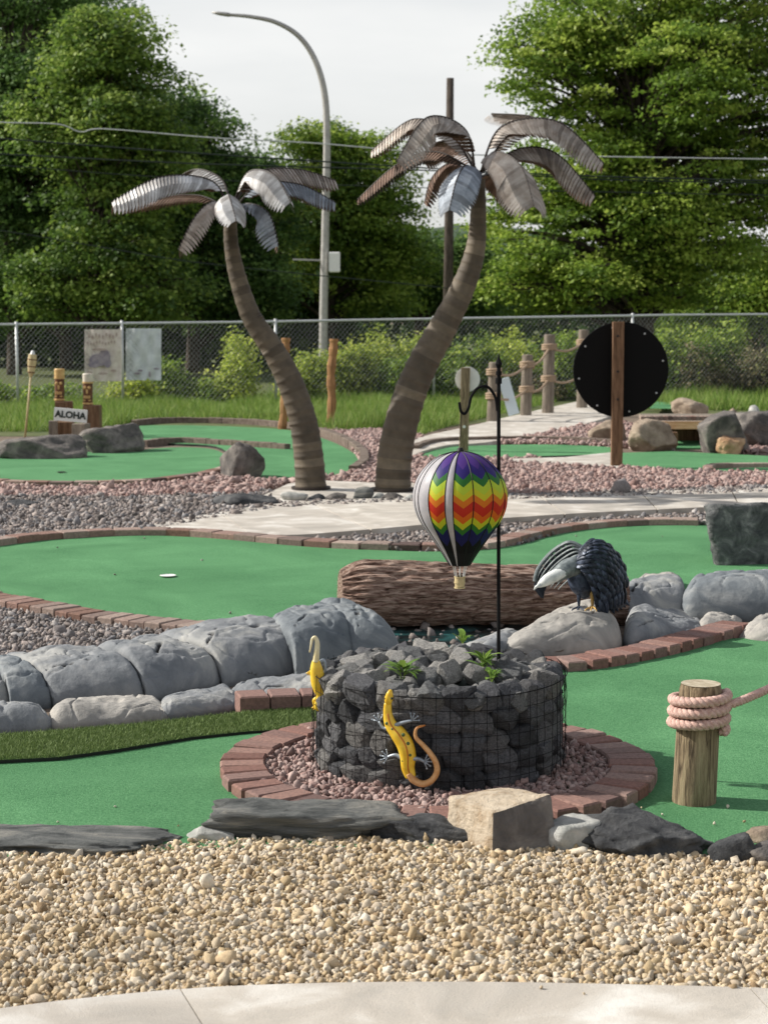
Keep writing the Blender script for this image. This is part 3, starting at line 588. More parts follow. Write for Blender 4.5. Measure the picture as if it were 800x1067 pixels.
# tan block rock: lit left and top faces tan, shade of the right face painted as grey
def block_rock():
    base = [G(463,878), G(513,897), G(588,893), G(548,862)]
    top = [P(466,829,5.42), P(513,847,5.235), P(575,826,5.31), P(522,821,5.57)]
    bot = [Vector((p.x, p.y, -.04)) for p in (base[0], base[1], base[2], Vector((base[3].x, 5.61, 0)))]
    bm = bmesh.new(); vs_ = [bm.verts.new(p) for p in bot+top]
    for f in ((0,3,2,1),(4,5,6,7),(0,1,5,4),(1,2,6,5),(2,3,7,6),(3,0,4,7)): bm.faces.new([vs_[i] for i in f])
    bmesh.ops.bevel(bm, geom=bm.edges[:], offset=.018, segments=2, affect='EDGES', profile=.6)
    bmesh.ops.triangulate(bm, faces=bm.faces[:])
    for _ in range(5):
        long = [e for e in bm.edges if e.calc_length() > .016]
        if not long: break
        bmesh.ops.subdivide_edges(bm, edges=long, cuts=1, use_grid_fill=False); bmesh.ops.triangulate(bm, faces=[f for f in bm.faces if len(f.verts) > 3])
    bm.normal_update()
    for v in bm.verts:
        n = mnoise.fractal(v.co*9, .8, 2.1, 5); n2 = mnoise.noise(v.co*4); v.co += v.normal*(n*.006+n2*.004)
    c = sum(bot, Vector())/4; me = bpy.data.meshes.new('tan_block'); me.materials.append(M['tanrock']); me.materials.append(M['greyrock'])
    bm.normal_update()
    for f in bm.faces:
        f.material_index = 1 if (f.normal.x > -.25 and f.normal.z < .72) else 0
    for v in bm.verts: v.co -= Vector((c.x, c.y, 0))
    bm.to_mesh(me); bm.free()
    o = bpy.data.objects.new('boulder', me); o.location = (c.x, c.y, 0); col.objects.link(o)
    tag(o, 'tan split block rock with bright flat top in front of wire planter', 'rock', fg)
block_rock()
# rocks by the palms, block rock, back rocks
pg = 'small stones around the feet of the palms'
for i, (a, b, yb, yt, mk, lb) in enumerate([(292,322,525,512,'palerock','small pale stone leftmost in front of the left palm'),(318,340,524,514,'darkrock','small dark stone at the foot of the left palm trunk'),(338,364,524,513,'greyrock','flat grey stone just right of the left palm trunk'),
    (364,390,524,507,'slate','pointed dark stone midway between the two palm trunks'),(386,402,523,513,'palerock','small pale stone touching the left side of right palm'),(396,424,524,513,'greyrock','grey stone in front of the right palm trunk'),(420,436,524,515,'palerock','small pale stone right of the right palm trunk')]):
    rock('stone', a, b, yb, yt, M[mk], 40+i, lb, pg, sub=3)
rock('boulder', 222, 297, 531, 513, M['darkrock'], 60, 'low dark jagged rock in gravel left of the palm trunks', depth=.5, sub=4)
rock('stone', 0, 42, 531, 520, M['darkrock'], 61, 'low dark flat stone in grey gravel near left edge', depth=.3, sub=3)
rock('stone', 150, 215, 522, 516, M['greyrock'], 62, 'flat brownish stone in gravel in front of far left green', depth=.3, sub=3)
rock('boulder', 222, 276, 501, 459, M['greyrock'], 65, 'upright grey boulder at the right end of the far left green', depth=.55, tilt=-.15)
rock('boulder', -4, 93, 480, 453, M['greyrock'], 66, 'long low grey-brown boulder in front of wooden stumps', depth=.6, boxy=.75, rough=.1, sink=.35)
rock('boulder', 86, 151, 474, 441, M['greyrock'], 67, 'bulky grey boulder just right of the aloha sign', depth=.8, boxy=.8, rough=.09, sink=.35)
rock('boulder', 727, 860, 592, 520, M['blockrock'], 70, 'large squared dark rock block standing at right edge of middle green', depth=.6, boxy=.60, cuts=3, lo=.95, rough=.05, fs=4, sub=5)
rock('boulder', 652, 704, 471, 436, M['tanrock_far'], 73, 'rounded tan boulder left of the wooden tunnel mouth', depth=.6, tilt=-.1)
rock('boulder', 612, 656, 463, 437, M['tanrock_far'], 74, 'tan boulder partly behind the post of round black sign', depth=.5)
rock('boulder', 728, 775, 474, 427, M['greyrock'], 75, 'grey boulder leaning against right side of wooden tunnel', depth=.6, tilt=.35, boxy=.75)
rock('boulder', 760, 830, 468, 427, M['greyrock'], 76, 'dark grey boulder at right edge, beyond orange boulder', depth=.8, boxy=.75)
rock('boulder', 744, 776, 475, 452, M['orangerock'], 77, 'small orange-tan boulder at right side of far right green', depth=.3, rough=.12)
rock('boulder', 695, 738, 438, 414, M['tanrock_far'], 78, 'pale tan rock pile behind the wooden tunnel roof', depth=.7)
rock('stone', 755, 770, 440, 425, M['tanrock_far'], 79, 'small yellowish stone on top between grey boulders', depth=.3, sub=3)
rock('stone', 779, 792, 436, 422, M['palerock'], 80, 'small pale pointed stone on top of grey boulder at right', depth=.3, sub=3, tilt=.4)
rock('stone', 690, 704, 470, 448, M['palerock'], 81, 'narrow pale stone at left jamb of wooden tunnel', depth=.2, sub=3)

# ================================================================== WIRE PLANTER
bc = Vector((G(457,795,.03).x, G(457,795,.03).y, .02)); BR = .445; BH = .345
gab = thing('wire_basket_planter', bc, 'round black wire mesh basket packed with dark stones inside brick ring', 'planter')
mb = MB()
nv = 66
for i in range(nv):
    q = 2*PI*i/nv+random.uniform(-.008,.008); jit = [random.uniform(-.004,.004) for _ in range(5)]
    mb.tube([bc+Vector((math.cos(q+jit[k]*.6)*(BR+jit[k]), math.sin(q+jit[k]*.6)*(BR+jit[k]), BH*1.02*k/4)) for k in range(5)], .0010, 5)
for k in range(8):
    z = .015+k*(BH-.02)/7
    mb.tube([bc+Vector((math.cos(q)*(BR+.002+.003*math.sin(3*q+k)), math.sin(q)*(BR+.002+.003*math.sin(3*q+k)), z+.004*math.sin(2*q+k))) for q in [2*PI*i/72 for i in range(73)]], (.0010 if k < 7 else .0018), 5, cap=False)
mb.build('wire_mesh', M['blackwire'], gab)
mb = MB()
ringv = [[bc+Vector((math.cos(2*PI*j/48)*r_, math.sin(2*PI*j/48)*r_, z)) for j in range(48)] for r_, z in ((.36,-.01),(.36,BH-.09),(.28,BH-.04),(.02,BH-.01))]
V = [p for r_ in ringv for p in r_]
mb.add(V, [(i*48+j, i*48+(j+1) % 48, (i+1)*48+(j+1) % 48, (i+1)*48+j) for i in range(3) for j in range(48)])
mb.build('gap_shade_core', M['ink'], gab)  # near-black core added to stand in for the shade between the stones
gstones = [rockverts(4, (1, 1, 1), 200+i, rough=.05, cuts=12, lo=.55, boxy=.74)[0] for i in range(9)]
gmesh = []
for i, v in enumerate(gstones):
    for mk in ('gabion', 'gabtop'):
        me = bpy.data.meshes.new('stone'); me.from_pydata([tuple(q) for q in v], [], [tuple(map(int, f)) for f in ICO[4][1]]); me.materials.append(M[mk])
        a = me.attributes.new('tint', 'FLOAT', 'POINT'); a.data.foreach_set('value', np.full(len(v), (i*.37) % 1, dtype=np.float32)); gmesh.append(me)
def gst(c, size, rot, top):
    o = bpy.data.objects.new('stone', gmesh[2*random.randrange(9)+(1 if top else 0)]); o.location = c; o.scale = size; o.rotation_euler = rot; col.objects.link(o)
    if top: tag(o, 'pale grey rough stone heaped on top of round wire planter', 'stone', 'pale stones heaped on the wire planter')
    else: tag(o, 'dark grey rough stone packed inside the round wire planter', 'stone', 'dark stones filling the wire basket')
for row in range(5):
    nst = 24; off = random.random()
    q = 2*PI*off; endq = q+2*PI
    while q < endq-.1:
        w = random.uniform(.085, .15); h = random.uniform(.085, .105); dq = w/BR
        rr_ = BR-.048
        gst(bc+Vector((math.cos(q+dq/2)*rr_, math.sin(q+dq/2)*rr_, .04+row*.070+random.uniform(-.008,.008))), (random.uniform(.08,.10), w*1.06, h), (random.uniform(-.35,.35), random.uniform(-.15,.15), q+dq/2), False)
        q += dq*.97
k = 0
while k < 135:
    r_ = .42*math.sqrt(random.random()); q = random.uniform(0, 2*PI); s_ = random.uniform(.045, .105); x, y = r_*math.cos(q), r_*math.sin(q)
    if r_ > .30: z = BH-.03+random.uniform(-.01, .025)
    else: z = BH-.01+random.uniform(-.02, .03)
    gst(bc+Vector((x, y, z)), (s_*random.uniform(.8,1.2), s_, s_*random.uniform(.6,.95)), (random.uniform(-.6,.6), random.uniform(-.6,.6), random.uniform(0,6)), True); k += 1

def leafstrip(mb, base, d, length, w, droop, t, fold=.2):
    d = Vector(d).normalized(); side = d.cross(Vector((0,0,1))).normalized(); n = 6; L_ = []; 
    for i in range(n+1):
        s_ = i/n; p = Vector(base)+d*length*s_+Vector((0,0,-droop*length*s_*s_)); ww = w*math.sin(PI*min(1, .12+s_*.88))**.8*.5
        L_ += [p-side*ww+Vector((0,0,ww*fold)), p, p+side*ww+Vector((0,0,ww*fold))]
    mb.add(L_, [(3*i+a, 3*i+a+1, 3*i+a+4, 3*i+a+3) for i in range(n) for a in (0, 1)], 0, t)
def weed(c, n, length, w, mt, label, name='weed_plant', up=(.3,1.0), droop=.5, group=None, cat='plant', stems=1):
    th = thing(name, c, label, cat, group)
    mb = MB()
    for i in range(n):
        q = random.uniform(0, 2*PI); e = random.uniform(*up); l = length*random.uniform(.5, 1.05)
        leafstrip(mb, Vector(c)+Vector((math.cos(q)*.008, math.sin(q)*.008, random.uniform(0, length*.35))), (math.cos(q), math.sin(q), e*1.3), l, w*random.uniform(.7,1.2), droop*random.uniform(.4,1.2), random.random())
    mb.build('leaves', mt, th, smooth=True)
    m2 = MB()
    for i in range(3): m2.tube([Vector(c)+Vector((random.uniform(-.004,.004),)*2+(-.02,)), Vector(c)+Vector((random.uniform(-.02,.02), random.uniform(-.02,.02), length*.5))], .002, 5)
    m2.build('stem', mt, th)
weed(bc+Vector((-.13,-.22,BH+.02)), 24, .095, .020, M['weed'], 'leafy green weed growing at front left of stones on wire planter')
weed(bc+Vector((.15,-.10,BH+.03)), 24, .10, .018, M['weed'], 'pale green weed growing at foot of black hook on planter')
weed(bc+Vector((.17,-.22,BH+.01)), 14, .06, .018, M['weed'], 'small yellowish weed at front rim of planter, right of middle')
weed(P(563,683,8.55), 40, .125, .012, M['weed'], 'bright green grassy weed tuft in front of the eagle rock', up=(.8,2.2), droop=.4)
weed(P(624,679,8.7), 12, .10, .006, M['dry'], 'thin dry weed at foot of eagle rock, above brick row', up=(1,3), droop=.3)
weed(bc+Vector((.10,.3,BH+.03)), 8, .09, .02, M['weed'], 'small weed at the back of the stones on wire planter')

# ================================================================== SHEPHERD HOOK
hk = thing('shepherd_hook', bc+Vector((.212,-.04,BH)), 'slender black shepherd hook standing in the planter, holding striped balloon', 'garden hook')
YH = bc.y-.04
top = P(519.5, 383, YH); base = P(519.5, 712, YH)
MB().tube([base-Vector((0,0,.1)), top], .0065, 10).build('pole', M['blackwire'], hk)
arm = sp([P(518,428,YH), P(516,414,YH), P(508,403,YH), P(498,404,YH), P(491,413,YH), P(488,425,YH), P(484,431,YH), P(480,428,YH), P(478.5,419,YH)], 6)
MB().tube(arm, .0048, 8).build('hook_arm', M['blackwire'], hk)
mb = MB(); mb.tube([top-Vector((0,0,.055)), top-Vector((0,0,.035))], .011, 10); mb.tube([top-Vector((0,0,.025)), top-Vector((0,0,.012))], .010, 10)
mb.tube([top, top+Vector((0,0,.012)), top+Vector((0,0,.045))], [.007,.012,.001], 8); mb.build('finial', M['blackwire'], hk)

# ================================================================== BALLOON SPINNER
def chevron_mat():
    m = bpy.data.materials.new('chevron_fabric'); m.use_nodes = True; n = m.node_tree.nodes; l = m.node_tree.links.new; b = n['Principled BSDF']; b.inputs['Roughness'].default_value = .55
    uv = n.new('ShaderNodeUVMap'); sx = n.new('ShaderNodeSeparateXYZ'); l(uv.outputs[0], sx.inputs[0])
    a = n.new('ShaderNodeMath'); a.operation = 'SUBTRACT'; a.inputs[1].default_value = .5; l(sx.outputs[0], a.inputs[0])
    ab = n.new('ShaderNodeMath'); ab.operation = 'ABSOLUTE'; l(a.outputs[0], ab.inputs[0])
    mu = n.new('ShaderNodeMath'); mu.operation = 'MULTIPLY_ADD'; mu.inputs[1].default_value = .13; l(ab.outputs[0], mu.inputs[0]); l(sx.outputs[1], mu.inputs[2])
    r = n.new('ShaderNodeValToRGB'); cr = r.color_ramp; cr.interpolation = 'CONSTANT'
    st = [(0,(.10,.04,.30)),(.135,(.035,.02,.22)),(.215,(.03,.20,.03)),(.28,(.55,.75,.04)),(.345,(.70,.70,.02)),(.40,(.80,.22,.01)),(.46,(.62,.03,.01)),(.54,(.78,.17,.01)),(.60,(.62,.70,.03)),(.655,(.04,.22,.03)),(.705,(.012,.014,.12)),(.81,(.004,.004,.006))]
    cr.elements[0].position = 0; cr.elements[0].color = (*st[0][1], 1); cr.elements[1].position = st[1][0]; cr.elements[1].color = (*st[1][1], 1)
    for p, c in st[2:]: e = cr.elements.new(p); e.color = (*c, 1)
    l(mu.outputs[0], r.inputs[0]); l(r.outputs[0], b.inputs['Base Color'])
    tr = n.new('ShaderNodeBsdfTranslucent'); ms = n.new('ShaderNodeMixShader'); ms.inputs[0].default_value = .45
    l(r.outputs[0], tr.inputs[0]); l(b.outputs[0], ms.inputs[1]); l(tr.outputs[0], ms.inputs[2]); l(ms.outputs[0], n['Material Output'].inputs[0])
    return m
M['chevron'] = chevron_mat(); M['silver_fab'] = mat('silver_fabric', (.48,.48,.52), (.62,.60,.63), 20, .4, trans=.35)
M['black_fab'] = mat('black_fabric', (.006,.006,.007), rough=.6)
YB = YH; ctr = P(479.5, 470, YB); sY = S(YB)
ball = thing('balloon_spinner', P(478, 613, YB), 'rainbow chevron hot air balloon spinner with silver gores hanging from black hook', 'wind spinner')
prof = [(470,1),(472,13),(477,25),(486,36),(498,44.5),(510,48.5),(520,49.2),(531,47.5),(543,42.5),(555,34.5),(567,26),(578,18.5),(590,11)]
pz = sp([Vector((r_, 0, y)) for y, r_ in prof], 4)
GB = [178,194,206,226,249,259,284,311,338,365,393,421,449,477,505,538]; NG = 15; sub = 6; ga = lambda g, t: R(GB[g]+(GB[g+1]-GB[g])*t); V = []; Fc = []; uv = []; mi = []
silver = {0, 1, 2, 4}
rot0 = -.20
nl = len(pz); zt = 470; zb = 590
for i, p in enumerate(pz):
    for g in range(NG):
        for k in range(sub):
            q = ga(g, k/sub); rr_ = p.x/sY*(1+.018*math.sin(PI*k/sub)-.006)
            V.append(ctr+Vector((math.cos(q)*rr_, math.sin(q)*rr_, -(p.z-470)/sY)))
ncol = NG*sub
for i in range(nl-1):
    v0, v1 = (pz[i].z-zt)/(zb-zt), (pz[i+1].z-zt)/(zb-zt)
    for c in range(ncol):
        g = c//sub; k = c % sub; Fc.append((i*ncol+c, (i+1)*ncol+c, (i+1)*ncol+(c+1) % ncol, i*ncol+(c+1) % ncol))
        u0, u1 = k/sub, (k+1)/sub; uv += [(u0, v0), (u0, v1), (u1, v1), (u1, v0)]; mi.append(1 if g in silver else (2 if v0 > .87 else 0))
raw('envelope', [tuple(v) for v in V], np.array(Fc), [M['chevron'], M['silver_fab'], M['black_fab']], ball, smooth=True, mi=mi, uv=uv)
mb = MB()
for g in range(NG):
    q = ga(g, 0); mb.tube([ctr+Vector((math.cos(q)*(p.x/sY*.998), math.sin(q)*(p.x/sY*.998), -(p.z-470)/sY)) for p in pz], .0019, 5)
mb.build('seam', M['black_fab'], ball)
cb = ctr-Vector((0,0,120/sY)); cbb = cb-Vector((0,0,12/sY)); bkt = ctr-Vector((0,0,143/sY))
mb = MB(); mb.tube([cbb, bkt.lerp(cbb,.5), bkt], [.0175,.0185,.0165], 16); 
for z_ in (0, .02, .038): mb.tube([cbb-Vector((0,0,z_)), cbb-Vector((0,0,z_+.004))], .0195, 16)
mb.build('basket', M['bamboo'], ball)
mb = MB()
for i in range(8):
    q = 2*PI*i/8; mb.tube([cb+Vector((math.cos(q)*.026, math.sin(q)*.026, .004)), cbb+Vector((math.cos(q)*.016, math.sin(q)*.016, 0))], .0016, 5)
mb.build('cord', M['white'], ball)
MB().tube([P(480,431,YB), ctr+Vector((0,0,.01))], .0012, 5).build('hanging_line', M['black_fab'], ball)
MB().tube([ctr+Vector((0,0,.012)), ctr-Vector((0,0,.006))], [.008,.016], 12).build('cap', M['black_fab'], ball)

# ================================================================== LIZARDS on the basket
def on_basket(px, py, off=.018):
    # pixel -> point on the basket cylinder (front), pushed outwards
    d = ray(px, py); o = Vector((0,0,HC)); r_ = BR+off
    a = d.x**2+d.y**2; b = 2*((o.x-bc.x)*d.x+(o.y-bc.y)*d.y); c = (o.x-bc.x)**2+(o.y-bc.y)**2-r_*r_
    disc = max(b*b-4*a*c, 0); t = (-b-math.sqrt(disc))/(2*a); return o+d*t
def lizard(name, label, body, brad, tail, trad, legs, digits, spots, head, off=.018):
    th = thing(name, on_basket(*body[len(body)//2]), label, 'lizard ornament', 'painted metal lizards climbing the wire planter')
    bp = sp([on_basket(*p, off) for p in body], 6); s_ = S(6.0)
    rad = [r_/s_ for r_ in np.interp(np.linspace(0, 1, len(bp)), np.linspace(0, 1, len(brad)), brad)]
    MB().tube(bp, rad, 12, flat=.6).build('body', M['yellow'], th, smooth=True)
    tp = sp([on_basket(*p, off) for p in tail], 6); tr_ = [r_/s_ for r_ in np.interp(np.linspace(0, 1, len(tp)), np.linspace(0, 1, len(trad)), trad)]
    MB().tube(tp, tr_, 10, flat=.7).build('tail', M['pinktail'], th, smooth=True)
    st = [on_basket(*p, off+.6*brad[min(i+1, len(brad)-1)]/s_) for i, p in enumerate(body[1:])]+[on_basket(*p, off+.7*trad[min(i+1, len(trad)-1)]/s_) for i, p in enumerate(tail[1:])]
    MB().tube(sp(st, 6), .0022, 6).build('back_stripe', M['orangeline'], th, smooth=True)
    for lg, dg in zip(legs, digits):
        mb = MB(); pts = sp([on_basket(*p, off) for p in lg], 5); mb.tube(pts, [.0085+(.0045-.0085)*i/(len(pts)-1) for i in range(len(pts))], 8)
        end = lg[-1]
        for a in dg:
            q = R(a); tip = (end[0]+7.5*math.cos(q), end[1]-7.5*math.sin(q)); mb.tube([on_basket(end[0], end[1], off), on_basket(*tip, off)], [.0028,.0018], 6); mb.ell(on_basket(*tip, off), (.0038,.003,.0038))
        mb.build('leg', M['steelblue'], th, smooth=True)
    for x, y in spots:
        MB().ell(on_basket(x, y, off+.0105), (.0062,.0045,.0065)).build('spot', M['spot'], th, smooth=True)
    mb = MB(); hp = on_basket(*head[0], off); mb.tube([on_basket(*q, off) for q in head], [.010,.0145,.011,.005], 10, flat=.7); hd = mb.build('head', M['yellow'], th, smooth=True)
    for dx in (-3.2, 3.2): MB().ell(on_basket(head[1][0]+dx, head[1][1], off+.006), (.0042,.0042,.0042)).build('eye', M['ink'], th, smooth=True)
lizard('lizard_ornament', 'yellow spotted metal lizard with looped tail on front of wire planter',
    [(404,733),(404,744),(407,755),(415,765),(422,776),(425,788),(425,800),(428,810)], [3.8,4.6,6.4,8.4,9,8.4,7,5.4],
    [(426,806),(431,813),(440,817),(449,814),(455,805),(454,795),(448,785),(440,776),(433,768),(434,759),(443,756)], [5.4,5.4,5,4.7,4.6,4.4,4.1,3.6,3,2.4,1],
    [[(412,756),(420,753),(429,751)],[(408,758),(400,759),(395,752)],[(427,791),(436,791),(442,794)],[(420,791),(412,787),(404,789)]],
    [(0,35,70,100),(60,95,130,165),(-70,-35,0,35,65),(100,135,170,205,240)],
    [(403,754),(409,760),(420,766),(417,773),(425,775),(420,782),(427,787),(420,793)], [(404,735),(405,728),(406,723),(407,719)])
# second lizard clings to the left flank, head down
def lizard_side():
    th = thing('lizard_ornament', bc+Vector((-BR-.02,-.02,.25)), 'yellow metal lizard with tail curled upward, clinging to left side of wire planter', 'lizard ornament', 'painted metal lizards climbing the wire planter')
    Yl = bc.y-.10
    q = lambda x, y, o=0: P(x, y, Yl+o)
    bp = sp([q(329,688), q(329.5,696), q(331,707), q(334,718), q(335,726), q(331,735)], 6)
    rad = [r_/S(Yl) for r_ in np.interp(np.linspace(0,1,len(bp)), [0,.2,.5,.75,.9,1], [3.5,6.5,8.5,6.5,5.4,2.5])]
    MB().tube(bp, rad, 12, flat=.7).build('body', M['yellow'], th, smooth=True)
    tp = sp([q(329,690), q(330,680), q(330.5,670), q(328.5,664.5), q(325.5,666), q(324,673), q(322.5,680)], 6)
    MB().tube(tp, [.0095*(1-i/len(tp))+.0018 for i in range(len(tp))], 10).build('tail', M['yellow_pale'], th, smooth=True)
    for pts in ([(331,693),(337,688),(339,697),(338,704)],[(332,716),(338,712),(343,705)],[(328,697),(325,700),(322,700)],[(331,727),(327,730),(328,736)]):
        mb = MB(); s_ = sp([q(*p, .01) for p in pts], 5); mb.tube(s_, [.007-.003*i/len(s_) for i in range(len(s_))], 8)
        for a in (-60,-20,20,60): mb.tube([s_[-1], s_[-1]+Vector((.012*math.sin(R(a)), 0, -.014*math.cos(R(a))))], .0025, 6)
        mb.build('leg', M['steelblue'] if pts[0][0] > 330 and pts[0][1] < 700 else M['yellow'], th, smooth=True)
    MB().ell(q(331,735), (.012,.012,.022)).build('head', M['yellow'], th, smooth=True)
lizard_side()

# ================================================================== ROPE POST at right
def helixrope(mb, path, r, pitch=.065, n=7, m=0):
    path = [Vector(p) for p in path]
    c = [0]
    for a, b in zip(path, path[1:]): c.append(c[-1]+(b-a).length)
    k = len(path); fr = []; prev = None
    for i in range(k):
        d = (path[min(i+1,k-1)]-path[max(i-1,0)]).normalized(); a = (d.cross(Vector((0,0,1))) if prev is None else prev-d*prev.dot(d)); a.normalize(); prev = a; fr.append((a, d.cross(a)))
    for s_ in range(3):
        pts = []
        for i in range(k):
            q = 2*PI*c[i]/pitch+2*PI*s_/3; pts.append(path[i]+fr[i][0]*math.cos(q)*r*.48+fr[i][1]*math.sin(q)*r*.48)
        mb.tube(pts, r*.56, n, m=m)
Yp = 5.78; pb_, pt_ = P(722, 860, Yp), P(730, 713.5, Yp); pb_.z = 0
post = thing('rope_post', (pb_.x, Yp, 0), 'thick round weathered wooden post wrapped in pink rope at front right', 'post')
mb = MB(); n = 40; V = []; rows = 26
for i in range(rows):
    s_ = i/(rows-1); c = pb_.lerp(pt_, s_)
    for j in range(n):
        q = 2*PI*j/n; crk = -.008*max(0, 1-abs(((q-4.95+.1*math.sin(s_*6)+PI) % (2*PI))-PI)/.09)-.004*max(0, 1-abs(((q-4.1+.05*math.sin(s_*9)+PI) % (2*PI))-PI)/.06); r_ = .0715-.004*s_+.0018*mnoise.noise(Vector((math.cos(q)*3, math.sin(q)*3, s_*1.2)))+crk-(.004 if i == rows-1 else 0)
        V.append(c+Vector((math.cos(q)*r_, math.sin(q)*r_, .003 if i == rows-1 else 0)))
mb.add(V, [(i*n+j, i*n+(j+1) % n, (i+1)*n+(j+1) % n, (i+1)*n+j) for i in range(rows-1) for j in range(n)])
mb.build('shaft', M['postwood'], post, smooth=True)
mb = MB(); mb.add([pt_+Vector((math.cos(2*PI*j/n)*.064, math.sin(2*PI*j/n)*.064, .0045)) for j in range(n)], [tuple(range(n))]); mb.build('end_grain', M['postend'], post)
path = []
ax = (pt_-pb_).normalized(); zc = lambda z: pb_.lerp(pt_, z/(pt_.z-pb_.z))
for i in range(330):
    q = -.6+2*PI*i/105; z = .262+.0372*i/105; c = zc(z); path.append(c+Vector((math.cos(q)*.087, math.sin(q)*.087, 0)))
ex = path[-1]; tgt = [P(745,738,Yp-.06), P(765,733,Yp-.02), P(785,725,Yp+.05), P(805,716,Yp+.12), P(860,690,Yp+.3), P(1000,640,Yp+.8), P(1180,600,Yp+1.4)]
path2 = sp([P(742,739,Yp-.088)]+tgt, 26)
mb = MB(); helixrope(mb, path, .0178, pitch=.055); helixrope(mb, path2, .0145, pitch=.05)
tag(mb.build('pink_rope', M['rope'], smooth=True, origin=tuple(zc(.3))), 'thick twisted pinkish rope coiled around front right post and running off right', 'rope')

# ================================================================== EAGLE
def bird():
    Y0 = 8.82
    c = P(612, 634, Y0); th = thing('bird_sculpture', c, 'black metal bird sculpture with spread wings and white head, bent over pale rock', 'bird sculpture')
    q = lambda x, y, o=0: P(x, y, Y0+o)
    s_ = S(Y0)
    # body
    MB().tube(sp([q(634,620,.05), q(626,600,.02), q(612,592,0), q(600,592,-.02), q(590,598,-.04)], 6), [.02,.035,.05,.06,.065,.072,.078,.082,.084,.085,.086,.085,.083,.08,.077,.074,.07,.066,.06,.055,.05,.045,.04,.036,.033], 14, flat=.9).build('body', M['feather'], th, smooth=True)
    MB().tube(sp([q(603,588,-.03), q(604,600,-.035), q(607,612,-.03), q(611,622,0)], 5), [.030,.042,.05,.056,.06,.062,.064,.064,.062,.06,.056,.05,.043,.036,.028,.018], 14, flat=.8).build('belly', M['feather'], th, smooth=True)
    # neck and white head pointing down-left
    MB().tube(sp([q(600,590,-.05), q(592,592,-.07), q(584,597,-.09), q(577,602,-.10)], 4), [.05,.05,.05,.049,.048,.047,.045,.043,.041,.039,.037,.035,.033], 12).build('neck', M['feather_grey'], th, smooth=True)
    hd = MB(); hd.tube(sp([q(590,595,-.095), q(583,598,-.105), q(574,602,-.115), q(566,607,-.12), q(560,611,-.12)], 4), [.020,.025,.028,.030,.031,.031,.031,.030,.030,.029,.028,.026,.023,.020,.016,.012,.008], 12)
    h = hd.build('head', M['head_white'], th, smooth=True)
    MB().tube([q(563,609,-.13), q(558,612,-.13), q(556,615,-.13)], [.010,.007,.002], 8).build('beak', M['head_white'], th, smooth=True)
    # feather blades
    def feather(mb, a, b, w, nrm, t):
        a, b = Vector(a), Vector(b); d = b-a; sd_ = d.cross(nrm).normalized(); L_ = []; n = 7
        for i in range(n+1):
            u = i/n; ww = w*.5*min(1, .45+u*1.4)*math.sqrt(max(0, 1-(max(0, u-.6)/.4)**2)); p = a+d*u+nrm*(.012*math.sin(u*PI))
            L_ += [p-sd_*ww-nrm*.004, p+nrm*.003, p+sd_*ww-nrm*.004]
        base = [v-nrm*.004 for v in L_]
        f = [(3*i+k, 3*i+k+1, 3*i+k+4, 3*i+k+3) for i in range(n) for k in (0,1)]
        mb.add(L_+base, f+[tuple(24+x for x in reversed(g)) for g in f], 0, t)
    nrm = Vector((.25,-.85,.45)).normalized()
    # near wing: an arched band from the shoulder, sweeping down to the right, feathers laid like shingles along it
    inner = sp([q(598,590,-.09), q(604,592,-.11), q(611,600,-.12), q(617,612,-.13), q(621,626,-.13), q(623,638,-.12)], 6)
    outer = sp([q(604,572,-.05), q(617,564,-.05), q(632,568,-.04), q(645,581,-.02), q(652,601,-.01), q(651,632,-.02)], 6)
    def wp(t, w):
        k = min(len(inner)-1.001, max(0, t*(len(inner)-1))); a_ = int(k); f_ = k-a_
        return inner[a_].lerp(inner[a_+1], f_).lerp(outer[a_].lerp(outer[a_+1], f_), w)+nrm*.040*math.sin(PI*min(1, max(0, w)))*(.6+.4*math.sin(PI*t))
    mb = MB(); nt_, nw = 24, 12; Vw = [wp(i/nt_, k/nw)-nrm*.010 for i in range(nt_+1) for k in range(nw+1)]
    Vw += [v-nrm*.012 for v in Vw]; n1 = (nt_+1)*(nw+1)
    fw = [(i*(nw+1)+k, i*(nw+1)+k+1, (i+1)*(nw+1)+k+1, (i+1)*(nw+1)+k) for i in range(nt_) for k in range(nw)]
    mb.add(Vw, fw+[tuple(n1+x for x in reversed(g)) for g in fw], 0, .2)
    for row in range(13):
        t = 1-row/12
        for k in range(8):
            w = (k+.5*(row % 2))/7.5; a_ = wp(t*.86, w); d_ = (wp(t*.86+.1, w)-a_).normalized(); ln = random.uniform(.055, .07)*(1.35 if row == 0 else 1)
            b_ = a_+d_*ln+Vector((random.uniform(-.004,.004), 0, random.uniform(-.005,.003)))
            feather(mb, a_+nrm*.002, b_+nrm*.007, .024 if row else .019, nrm, random.random())
    mb.build('wing', M['feather'], th)
    # far wing arches to the left, grey upper side
    mb = MB(); lead2 = sp([q(606,570,.06), q(594,565,.08), q(582,570,.10), q(570,580,.10), q(560,594,.09), q(557,606,.08)], 5)
    nr2 = Vector((-.35,-.55,.75)).normalized()
    for k in range(9):
        cv = [p+Vector((.010*k*(1-.2*(i/len(lead2))), -.010*k, -.0125*k-.004*k*math.sin(PI*i/len(lead2)))) for i, p in enumerate(lead2[:len(lead2)-k])]
        mb.tube(cv, [.012*math.sin(PI*min(1, .25+.72*i/len(cv))) for i in range(len(cv))], 8, flat=.6, t=random.random())
    mb.tube(lead2, .010, 8)
    mk = MB()
    for i in range(16):
        u = i/15; A = lead2[int(u*(len(lead2)-1))]+Vector((0,.012,-.01)); feather(mk, A, A+Vector((.45*u, -.12, -.75)).normalized()*.13*(1-.35*u), .03, nr2, random.random())
    mk.build('under_feathers', M['feather'], th)
    mb.build('wing', M['feather_grey'], th)
    # tail
    mb = MB()
